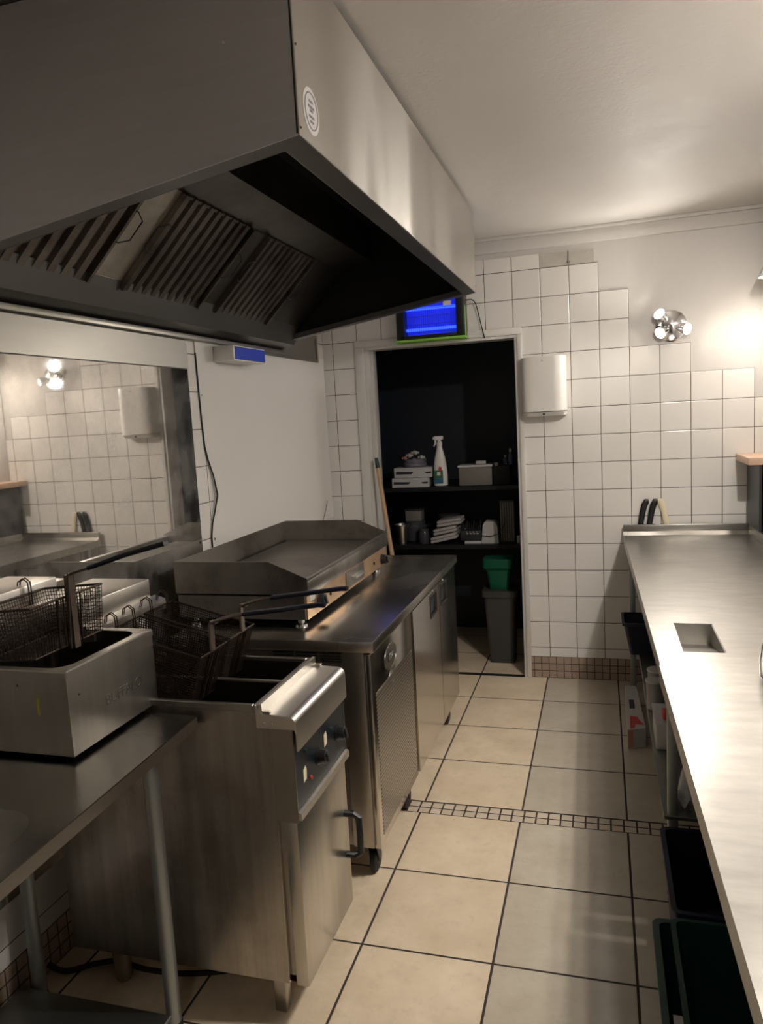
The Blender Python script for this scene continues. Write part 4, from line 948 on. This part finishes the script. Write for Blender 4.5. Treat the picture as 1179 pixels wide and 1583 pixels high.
# ------------------------------------------------------------------ ledge and machine at the right edge
ld = thing('wall_shelf', 'pale wooden shelf end sticking out of the right wall over the worktop', 'shelf', (1.1, 4.25, 1.2))
obj('board', MB().box(1.035, XR - 0.001, 4.060, YW - 0.002, 1.236, 1.272, 0.003), M['wood_edge'], ld)
obj('bracket', MB().box(1.085, 1.097, 4.07, 4.40, 0.907, 1.235, 0.001, 1), M['dark_grey_plastic'], ld, 'dark upright')
ap = thing('counter_machine', 'black machine with a white front under the wooden shelf', 'machine', (1.14, 3.95, 0.85))
obj('body', MB().box(1.112, 1.170, 3.88, 4.36, 0.852, 1.17, 0.006), M['black_plastic'], ap)
obj('front_panel', MB().box(1.108, 1.112, 3.90, 4.05, 0.93, 1.12, 0.001, 1), M['paper'], ap, 'white front panel')
jr = thing('glass_jar', 'clear glass jar at the right edge of the worktop', 'jar', (0.805, 2.06, WZ + 0.0045))
obj('jar_body', MB().lathe((0.805, 2.06, WZ + 0.0045), [(0.002, 0), (0.066, 0.0), (0.074, 0.012), (0.076, 0.05), (0.070, 0.09), (0.060, 0.115), (0.062, 0.135), (0.058, 0.135), (0.056, 0.115), (0.066, 0.09), (0.072, 0.05), (0.070, 0.014), (0.062, 0.006), (0.002, 0.006)], (0, 0, 1), 40, capa=False, capb=False), M['glass'], jr)

# ------------------------------------------------------------------ things under the right worktop
def tub(name, label, cat, x0, x1, y0, y1, z0, z1, mat, taper=0.02, wall=0.004, rimw=0.008, group=None, slots=None):
    t = thing(name, label, cat, ((x0 + x1) / 2, (y0 + y1) / 2, z0), group)
    mb = MB()
    ringmesh(mb, rrect(x0 + taper, x1 - taper, y0 + taper, y1 - taper, 0.02, z0), rrect(x0, x1, y0, y1, 0.02, z1 - 0.01))
    ringmesh(mb, rrect(x0 + taper + wall, x1 - taper - wall, y0 + taper + wall, y1 - taper - wall, 0.018, z0 + wall), rrect(x0 + wall, x1 - wall, y0 + wall, y1 - wall, 0.018, z1 - 0.01))
    mb.bm.faces.new([mb.bm.verts.new(p) for p in rrect(x0 + taper, x1 - taper, y0 + taper, y1 - taper, 0.02, z0)])
    mb.bm.faces.new([mb.bm.verts.new(p) for p in rrect(x0 + taper + wall, x1 - taper - wall, y0 + taper + wall, y1 - taper - wall, 0.018, z0 + wall)])
    obj('body', mb, mat, t, recalc=False)
    mb = MB()
    A = rrect(x0 - rimw, x1 + rimw, y0 - rimw, y1 + rimw, 0.024, z1); B = rrect(x0 + wall, x1 - wall, y0 + wall, y1 - wall, 0.018, z1); Cc = rrect(x0 - rimw, x1 + rimw, y0 - rimw, y1 + rimw, 0.024, z1 - 0.014); D = rrect(x0 + wall, x1 - wall, y0 + wall, y1 - wall, 0.018, z1 - 0.012)
    ringmesh(mb, A, B); ringmesh(mb, A, Cc); ringmesh(mb, B, D)
    bmesh.ops.remove_doubles(mb.bm, verts=mb.bm.verts[:], dist=0.0001)
    obj('rim', mb, mat, t)
    return t
tub('bin', 'dark navy bin under the worktop in front of the back wall', 'bin', 0.452, 0.70, 4.02, 4.24, 0.276, 0.45, M['navy_plastic'], 0.03)
rg = MB()
rg.grid(lambda u, v: Vector((0.445 + 0.055 * u, 4.005 - 0.01 * math.sin(3 * u), 0.285 + 0.012 * v + 0.012 * math.sin(4 * u + v))), 8, 2)
bmesh.ops.solidify(rg.bm, geom=rg.bm.faces[:], thickness=0.004)
cb = thing('carton', 'white carton with a black mark and a red arrow on the floor under the worktop', 'carton', (0.48, 3.8, 0))
CZ = 0.09
obj('box', MB().prism([(0.450, 3.52, 0.0), (0.530, 3.55, 0.0), (0.512, 4.10, 0.0), (0.455, 4.10, 0.0)], (0, 0, CZ)), M['card_white'], cb, smooth=0)
rg.bm.free()
mb = MB(); mb.mi = 0; mb.box(0.468, 0.492, 3.78, 3.90, CZ, CZ + 0.0006)
mb.mi = 1; mb.prism([(0.462, 3.535, CZ), (0.482, 3.545, CZ), (0.488, 3.59, CZ), (0.526, 3.585, CZ), (0.496, 3.68, CZ), (0.466, 3.69, CZ)], (0, 0, 0.0006))
mb.mi = 2; mb.prism([(0.455, 3.5215, 0.005), (0.475, 3.529, 0.005), (0.475, 3.529, 0.086), (0.455, 3.5215, 0.086)], (0, -0.001, 0))
obj('printed_marks', mb, [M['card_dark'], M['red_print'], M['pink_print']], cb, 'black slot and red arrow')
bx = thing('storage_box', 'white plastic box on the lower shelf of the far worktop', 'box', (0.62, 3.0, 0.276))
obj('body', MB().box(0.535, 0.72, 2.905, 3.10, 0.276, 0.375, 0.006), M['lid_grey'], bx)
obj('lid', MB().box(0.531, 0.724, 2.901, 3.104, 0.375, 0.383, 0.003), M['card_white'], bx)
for i, (x, y, rr, h, lb) in enumerate(((0.560, 3.32, 0.040, 0.12, 'clear plastic tub nearest the aisle on the lower shelf'), (0.645, 3.30, 0.040, 0.12, 'clear plastic tub behind the first on the lower shelf'), (0.575, 3.43, 0.042, 0.13, 'tall clear plastic tub at the back of the lower shelf'))):
    t = thing('plastic_tub', lb, 'tub', (x, y, 0.276), 'clear tubs on the lower shelf')
    obj('body', MB().lathe((x, y, 0.276), [(rr * 0.85, 0), (rr, h), (rr * 0.96, h), (rr * 0.8, 0.004)], (0, 0, 1), 20), M['clear_tub'], t)
    obj('lid', MB().lathe((x, y, 0.276 + h), [(rr * 1.05, 0), (rr * 1.05, 0.006), (rr * 0.9, 0.008)], (0, 0, 1), 20), M['lid_grey'], t)
pk = MB().box(0.560, 0.640, 2.925, 2.985, 0.384, 0.412, 0.006); pk2 = obj('food_packet', pk, M['red_print']); tag(pk2, 'red and white packet lying on the white storage box', 'packet')
mb = MB(); mb.grid(lambda u, v: Vector((0.565 + 0.06 * u, 2.47 + 0.06 * v, 0.294 + 0.10 * math.sin(PI * min(1, u * 1.05)) * math.sin(PI * v) + 0.015 * math.sin(11 * u + 5 * v))), 12, 12)
tag(obj('crumpled_bag', mb, M['card_white']), 'crumpled white bag on the shelf above the black crate', 'bag')
tub('crate', 'black plastic crate on the floor under the join of the worktops', 'crate', 0.522, 0.86, 1.985, 2.400, 0.001, 0.245, M['navy_plastic'], 0.012, rimw=0.010)
tub('crate', 'dark green plastic crate on the floor under the near worktop', 'crate', 0.474, 0.88, 1.36, 1.955, 0.001, 0.232, M['dark_green_plastic'], 0.010, rimw=0.012)
t = tub('crate', 'second dark green crate nested inside the outer green crate', 'crate', 0.512, 0.855, 1.385, 1.925, 0.030, 0.262, M['dark_green_plastic'], 0.012, rimw=0.008)
mb = MB(); mb.box(0.5215, 0.5235, 1.56, 1.60, 0.13, 0.155, 0.0); mb.box(0.5215, 0.5235, 1.66, 1.70, 0.14, 0.16)
for i, y in enumerate((1.545, 1.60)):
    tag(obj('food_label', MB().box(0.486, 0.506, y, y + 0.030, 0.234, 0.2352), M['lid_grey']), ('pale sticker on the green crate rim, nearer the camera', 'pale sticker on the green crate rim, further from the camera')[i], 'sticker', 'pale stickers on the green crate')
mb.bm.free()
t = thing('plastic_bowl', 'round dark bowl lying in the black crate', 'bowl', (0.66, 2.16, 0.006))
obj('bowl', MB().lathe((0.66, 2.16, 0.008), [(0.03, 0), (0.075, 0.04), (0.085, 0.08), (0.081, 0.08), (0.07, 0.042), (0.028, 0.005)], (0, 0, 1), 28), M['dark_grey_plastic'], t)

# ------------------------------------------------------------------ store room shelves and stock
S1, S2 = 1.100, 0.722
for z, lb in ((S1, 'upper dark shelf board in the store room'), (S2, 'lower dark shelf board in the store room')):
    s_ = thing('shelf', lb, 'shelf', (-0.67, 5.1, z - 0.03))
    obj('board', MB().box(-1.31, -0.035, 4.835, YS - 0.002, z - 0.028, z, 0.002, 1), M['navy_shelf'], s_)
    obj('batten', MB().box(-1.31, -0.035, YS - 0.03, YS - 0.002, z - 0.06, z - 0.0285), M['navy_shelf'], s_)
def carton(x0, x1, y0, y1, z0, z1, label, flip=False):
    t = thing('flat_box', label, 'box', ((x0 + x1) / 2, (y0 + y1) / 2, z0), 'white printed boxes on the upper shelf')
    obj('box', MB().box(x0, x1, y0, y1, z0, z1, 0.002, 1), M['card_white'], t)
    mb = MB(); zm = (z0 + z1) / 2; W = x1 - x0
    mb.prism([(x0 + 0.012, y0, zm - 0.010), (x0 + 0.012, y0, zm + 0.008), (x0 + W * 0.52, y0, zm + 0.004), (x0 + W * 0.46, y0, zm - 0.010)], (0, -0.0008, 0))
    mb.prism([(x0 + W * 0.85, y0, zm - 0.008), (x0 + W * 0.80, y0, zm + 0.002), (x0 + W * 0.98, y0, zm + 0.006), (x0 + W * 0.98, y0, zm - 0.008)], (0, -0.0008, 0))
    obj('dark_print', mb, M['card_dark'], t)
carton(-0.968, -0.722, 4.87, 5.10, S1, S1 + 0.062, 'lower of the two flat white boxes with black stripes')
carton(-0.955, -0.700, 4.89, 5.12, S1 + 0.063, S1 + 0.128, 'upper of the two flat white boxes under the trinket tin')
zt = S1 + 0.129
tn = thing('round_tin', 'round grey tin filled with pale wrapped things on the white boxes', 'tin', (-0.835, 4.99, zt))
obj('tin', MB().lathe((-0.835, 4.99, zt), [(0.074, 0), (0.080, 0.004), (0.080, 0.024), (0.076, 0.026), (0.078, 0.052), (0.075, 0.052), (0.072, 0.008)], (0, 0, 1), 30), plain('violet_grey_tin', (0.17, 0.155, 0.19), 0.4), tn)
sw = [(-0.055, -0.03), (-0.02, -0.055), (0.02, -0.05), (0.052, -0.025), (-0.04, 0.02), (0.0, 0.0), (0.04, 0.03)]
where = ['leftmost of the front pieces', 'second of the front pieces from the left', 'third of the front pieces from the left', 'rightmost of the front pieces', 'left one of the rear pieces', 'piece in the middle of the heap', 'right one of the rear pieces']
for i, (dx, dy) in enumerate(sw):
    mb = MB(); c = Vector((-0.835 + dx, 4.99 + dy, zt + 0.060 + 0.028 * (i % 3) * 0.6))
    mb.lathe(c, [(0.002, -0.014), (0.011, -0.009), (0.015, 0), (0.011, 0.009), (0.002, 0.014)], (random.uniform(-1, 1), random.uniform(-1, 1), 0.4), 8)
    mb.box(c.x - 0.024, c.x + 0.024, c.y - 0.001, c.y + 0.001, c.z - 0.006, c.z + 0.006)
    tag(obj('wrapped_sweet', mb, M['lid_grey'] if i % 4 else M['pink_print']), 'pale wrapped sweet in the round grey tin, ' + where[i], 'sweet', 'wrapped pieces in the grey tin')
sb = thing('spray_bottle', 'white trigger spray bottle with red, green and blue label on the upper shelf', 'spray bottle', (-0.648, 4.90, S1))
mb = MB(); base = Vector((-0.645, 4.90, S1 + 0.0005))
prof = [(0.030, 0.0), (0.045, 0.006), (0.046, 0.07), (0.043, 0.12), (0.040, 0.15), (0.034, 0.185), (0.026, 0.22), (0.018, 0.25), (0.016, 0.262)]
mb.lathe(base, prof, (0, 0, 1), 28)
for v in mb.bm.verts: v.co.y = base.y + (v.co.y - base.y) * 0.62
obj('bottle', mb, M['white_plastic'], sb)
mb = MB(); mb.lathe(base + Vector((0, 0, 0.262)), [(0.018, 0), (0.019, 0.022), (0.014, 0.026), (0.013, 0.045)], (0, 0, 1), 18)
mb.box(base.x - 0.034, base.x + 0.026, base.y - 0.013, base.y + 0.013, base.z + 0.300, base.z + 0.326, 0.006)
mb.box(base.x - 0.042, base.x - 0.032, base.y - 0.006, base.y + 0.006, base.z + 0.304, base.z + 0.320, 0.002)
mb.prism([(base.x - 0.030, base.y - 0.006, base.z + 0.302), (base.x - 0.018, base.y - 0.006, base.z + 0.302), (base.x - 0.022, base.y - 0.006, base.z + 0.275), (base.x - 0.034, base.y - 0.006, base.z + 0.258), (base.x - 0.039, base.y - 0.006, base.z + 0.262), (base.x - 0.029, base.y - 0.006, base.z + 0.282)], (0, 0.012, 0))
obj('trigger_head', mb, M['white_plastic'], sb)
mb = MB()
yy = 4.90 - 0.0295
mb.mi = 0; mb.box(-0.682, -0.624, yy, yy + 0.004, S1 + 0.055, S1 + 0.105)
mb.mi = 1; mb.box(-0.682, -0.624, yy, yy + 0.004, S1 + 0.020, S1 + 0.0545)
mb.mi = 2; mb.prism([(-0.655, yy - 0.0004, S1 + 0.1), (-0.632, yy - 0.0004, S1 + 0.098), (-0.632, yy - 0.0004, S1 + 0.125), (-0.648, yy - 0.0004, S1 + 0.13)], (0, 0.004, 0))
mb.mi = 3; mb.box(-0.662, -0.640, yy - 0.001, yy + 0.002, S1 + 0.072, S1 + 0.095)
obj('label_print', mb, [plain('green_label', (0.03, 0.13, 0.07), 0.5), plain('blue_label', (0.03, 0.12, 0.20), 0.5), M['red_print'], M['paper']], sb, 'printed label')
ct = thing('lidded_container', 'grey plastic container with a pale lid on the upper shelf', 'container', (-0.42, 4.97, S1))
obj('body', MB().box(-0.522, -0.308, 4.87, 5.02, S1, S1 + 0.118, 0.008), M['box_grey'], ct)
obj('lid', MB().box(-0.527, -0.303, 4.865, 5.025, S1 + 0.118, S1 + 0.132, 0.003), M['card_white'], ct, 'pale lid')
t = thing('dark_container', 'dark translucent box right of the lidded container', 'container', (-0.25, 4.98, S1))
obj('body', MB().prism([(-0.300, 4.87, S1), (-0.205, 4.93, S1), (-0.205, 5.10, S1), (-0.300, 5.10, S1)], (0, 0, 0.118)), M['grey_plastic'], t)
obj('cap', MB().lathe((-0.285, 4.92, S1 + 0.118), [(0.014, 0), (0.014, 0.022), (0.001, 0.022)], (0, 0, 1), 16), M['card_white'], t, 'small white cap')
tag(obj('foil_packet', MB().box(-0.415, -0.350, 4.90, 4.93, S1 + 0.133, S1 + 0.155, 0.004), M['lid_grey']), 'small pale packet lying on the lidded container', 'packet')
for i, (x, h, r_) in enumerate(((-0.205, 0.10, 0.015), (-0.238, 0.06, 0.015))):
    t = thing('small_bottle', ('taller small bottle on the dark container', 'shorter small bottle on the dark container')[i], 'bottle', (x, 5.02, S1 + 0.119), 'small bottles on the dark container')
    obj('bottle', MB().lathe((x, 5.02, S1 + 0.119), [(r_, 0), (r_ * 1.05, h * 0.55), (r_ * 0.5, h * 0.72), (r_ * 0.5, h * 0.8)], (0, 0, 1), 16), plain('blue_grey_bottle', (0.10, 0.12, 0.18), 0.3), t)
    obj('cap', MB().lathe((x, 5.02, S1 + 0.119 + h * 0.8), [(r_ * 0.62, 0), (r_ * 0.6, h * 0.22), (0.001, h * 0.22)], (0, 0, 1), 14), M['lid_grey'], t)
# lower shelf
cp_ = thing('steel_cup', 'small steel cup with a wide lip on the lower store shelf', 'cup', (-0.925, 4.90, S2))
obj('cup', MB().lathe((-0.925, 4.90, S2), [(0.026, 0), (0.029, 0.004), (0.036, 0.10), (0.050, 0.128), (0.048, 0.131), (0.034, 0.104), (0.027, 0.008), (0.001, 0.008)], (0, 0, 1), 26, capb=False), M['fryer_shelf'], cp_)
for i, (x, y, r_, h, lb) in enumerate(((-0.86, 5.02, 0.075, 0.12, 'dark glass jar behind the steel cup'), (-0.775, 4.90, 0.036, 0.085, 'small dark jar between the cup and the folded cloths'), (-0.66, 5.20, 0.08, 0.14, 'large dark glass jar behind the folded cloths'))):
    t = thing('glass_jar', lb, 'jar', (x, y, S2), 'dark jars on the lower store shelf')
    obj('jar_body', MB().lathe((x, y, S2), [(r_ * 0.9, 0), (r_, 0.01), (r_, h * 0.85), (r_ * 0.85, h)], (0, 0, 1), 24), plain('smoky_jar', (0.05, 0.05, 0.06), 0.15), t)
    obj('lid', MB().lathe((x, y, S2 + h), [(r_ * 0.92, 0), (r_ * 0.92, 0.014), (r_ * 0.8, 0.016)], (0, 0, 1), 24), M['grey_plastic'], t)
t = thing('lidded_tub', 'square grey tub standing on the jar behind the steel cup', 'tub', (-0.86, 5.02, S2 + 0.1365))
obj('body', MB().box(-0.915, -0.805, 4.97, 5.07, S2 + 0.137, S2 + 0.21, 0.006), M['box_grey'], t); obj('lid', MB().box(-0.92, -0.80, 4.965, 5.075, S2 + 0.21, S2 + 0.222, 0.003), M['dark_grey_plastic'], t)
def cloth(x0, x1, zb, ang, label):
    mb = MB()
    Lc = x1 - x0
    for lay in range(2):
        z = zb + lay * 0.020
        mb.box(x0 + lay * 0.004, x1, 4.86, 5.02, z, z + 0.019, 0.008, 3)
    mb.rot(-ang, Vector(((x0 + x1) / 2, 4.94, zb)), 'Y')
    tag(obj('folded_cloth', mb, M['towel'], smooth=60), label, 'cloth', 'folded cloths in the store room')
cloth(-0.725, -0.545, S2 + 0.020, 0.22, 'lowest of three folded grey cloths')
cloth(-0.705, -0.545, S2 + 0.070, 0.20, 'middle of three folded grey cloths')
cloth(-0.680, -0.515, S2 + 0.122, 0.14, 'topmost of three folded grey cloths')
t = thing('wire_tray', 'black wire tray of small things beside the white device', 'tray', (-0.46, 4.93, S2))
obj('tray', MB().box(-0.53, -0.395, 4.88, 5.00, S2 + 0.018, S2 + 0.085, 0.006), M['dark_grey_plastic'], t)
mb = MB()
for k in range(10): a = k * 0.014; mb.tube([(-0.525 + a, 4.875, S2 + 0.085), (-0.52 + a, 4.88, S2 + 0.15 - (k % 3) * 0.015)], 0.0022, 5)
obj('wire_bars', mb, M['dark_grey_plastic'], t)
mb = MB()
for k in range(4): mb.box(-0.49 + k * 0.022, -0.475 + k * 0.022, 4.8785, 4.8795, S2 + 0.062, S2 + 0.068); mb.box(-0.492 + k * 0.022, -0.482 + k * 0.022, 4.8785, 4.8795, S2 + 0.074, S2 + 0.079)
obj('pale_dots', mb, M['lid_grey'], t)
tag(obj('white_slab', MB().box(-0.50, -0.395, 4.865, 4.90, S2 + 0.0005, S2 + 0.017, 0.003), M['card_white']), 'thin white slab at the shelf edge under the wire tray', 'slab')
dv = thing('white_device', 'rounded white device with a dark cable on the lower store shelf', 'device', (-0.335, 4.93, S2))
obj('body', MB().prism([(-0.392, 4.88, S2), (-0.282, 4.88, S2), (-0.292, 4.89, S2 + 0.12), (-0.312, 4.90, S2 + 0.14), (-0.368, 4.90, S2 + 0.14), (-0.382, 4.89, S2 + 0.12)], (0, 0.09, 0)), M['lid_grey'], dv, smooth=50)
obj('cable', MB().tube([(-0.39, 4.878, S2 + 0.052), (-0.34, 4.874, S2 + 0.045), (-0.29, 4.872, S2 + 0.060), (-0.25, 4.872, S2 + 0.10), (-0.235, 4.88, S2 + 0.16)], 0.0022, 6), M['rubber'], dv)
rb = thing('ribbed_panel', 'tall ribbed grey box at the right end of the lower store shelf', 'box', (-0.23, 4.95, S2))
obj('body', MB().box(-0.272, -0.178, 4.90, 5.02, S2, S2 + 0.275, 0.004), M['grey_plastic'], rb)
mb = MB()
for k in range(6): mb.box(-0.268 + k * 0.015, -0.261 + k * 0.015, 4.896, 4.90, S2 + 0.01, S2 + 0.265)
obj('ribs', mb, M['box_grey'], rb)
tag(obj('small_white_box', MB().box(-0.165, -0.148, 4.87, 4.90, S2 + 0.0005, S2 + 0.05, 0.002), M['lid_grey']), 'tiny pale box at the far right end of the lower store shelf', 'box')
# waste bin and green tub
wb = thing('waste_bin', 'tall tapered dark grey bin on the store room floor', 'bin', (-0.26, 4.75, 0))
mb = MB()
def rr4(x0, x1, y0, y1, z): return rrect(x0, x1, y0, y1, 0.025, z, 5)
ringmesh(mb, rr4(-0.335, -0.180, 4.66, 4.80, 0.0), rr4(-0.358, -0.160, 4.64, 4.82, 0.44)); mb.bm.faces.new([mb.bm.verts.new(p) for p in rr4(-0.335, -0.180, 4.66, 4.80, 0.0)][::-1])
obj('bin_body', mb, M['grey_plastic'], wb, recalc=False)
mb = MB(); ringmesh(mb, rr4(-0.368, -0.150, 4.63, 4.83, 0.425), rr4(-0.368, -0.150, 4.63, 4.83, 0.465)); mb.bm.faces.new([mb.bm.verts.new(p) for p in rr4(-0.368, -0.150, 4.63, 4.83, 0.465)]); mb.bm.faces.new([mb.bm.verts.new(p) for p in rr4(-0.368, -0.150, 4.63, 4.83, 0.425)])
obj('lid', mb, M['grey_plastic'], wb)
gt = thing('green_tub', 'green plastic tub with a flared rim standing on the dark bin', 'tub', (-0.265, 4.73, 0.466))
mb = MB(); ringmesh(mb, rr4(-0.325, -0.205, 4.68, 4.78, 0.4665), rr4(-0.340, -0.190, 4.67, 4.79, 0.585)); mb.bm.faces.new([mb.bm.verts.new(p) for p in rr4(-0.325, -0.205, 4.68, 4.78, 0.4665)])
obj('tub_body', mb, M['green_plastic'], gt)
mb = MB(); ringmesh(mb, rr4(-0.340, -0.190, 4.67, 4.79, 0.585), rr4(-0.360, -0.172, 4.655, 4.80, 0.605)); ringmesh(mb, rr4(-0.360, -0.172, 4.655, 4.80, 0.605), rr4(-0.360, -0.172, 4.655, 4.80, 0.660)); mb.bm.faces.new([mb.bm.verts.new(p) for p in rr4(-0.360, -0.172, 4.655, 4.80, 0.660)])
obj('flared_rim', mb, M['green_plastic'], gt)
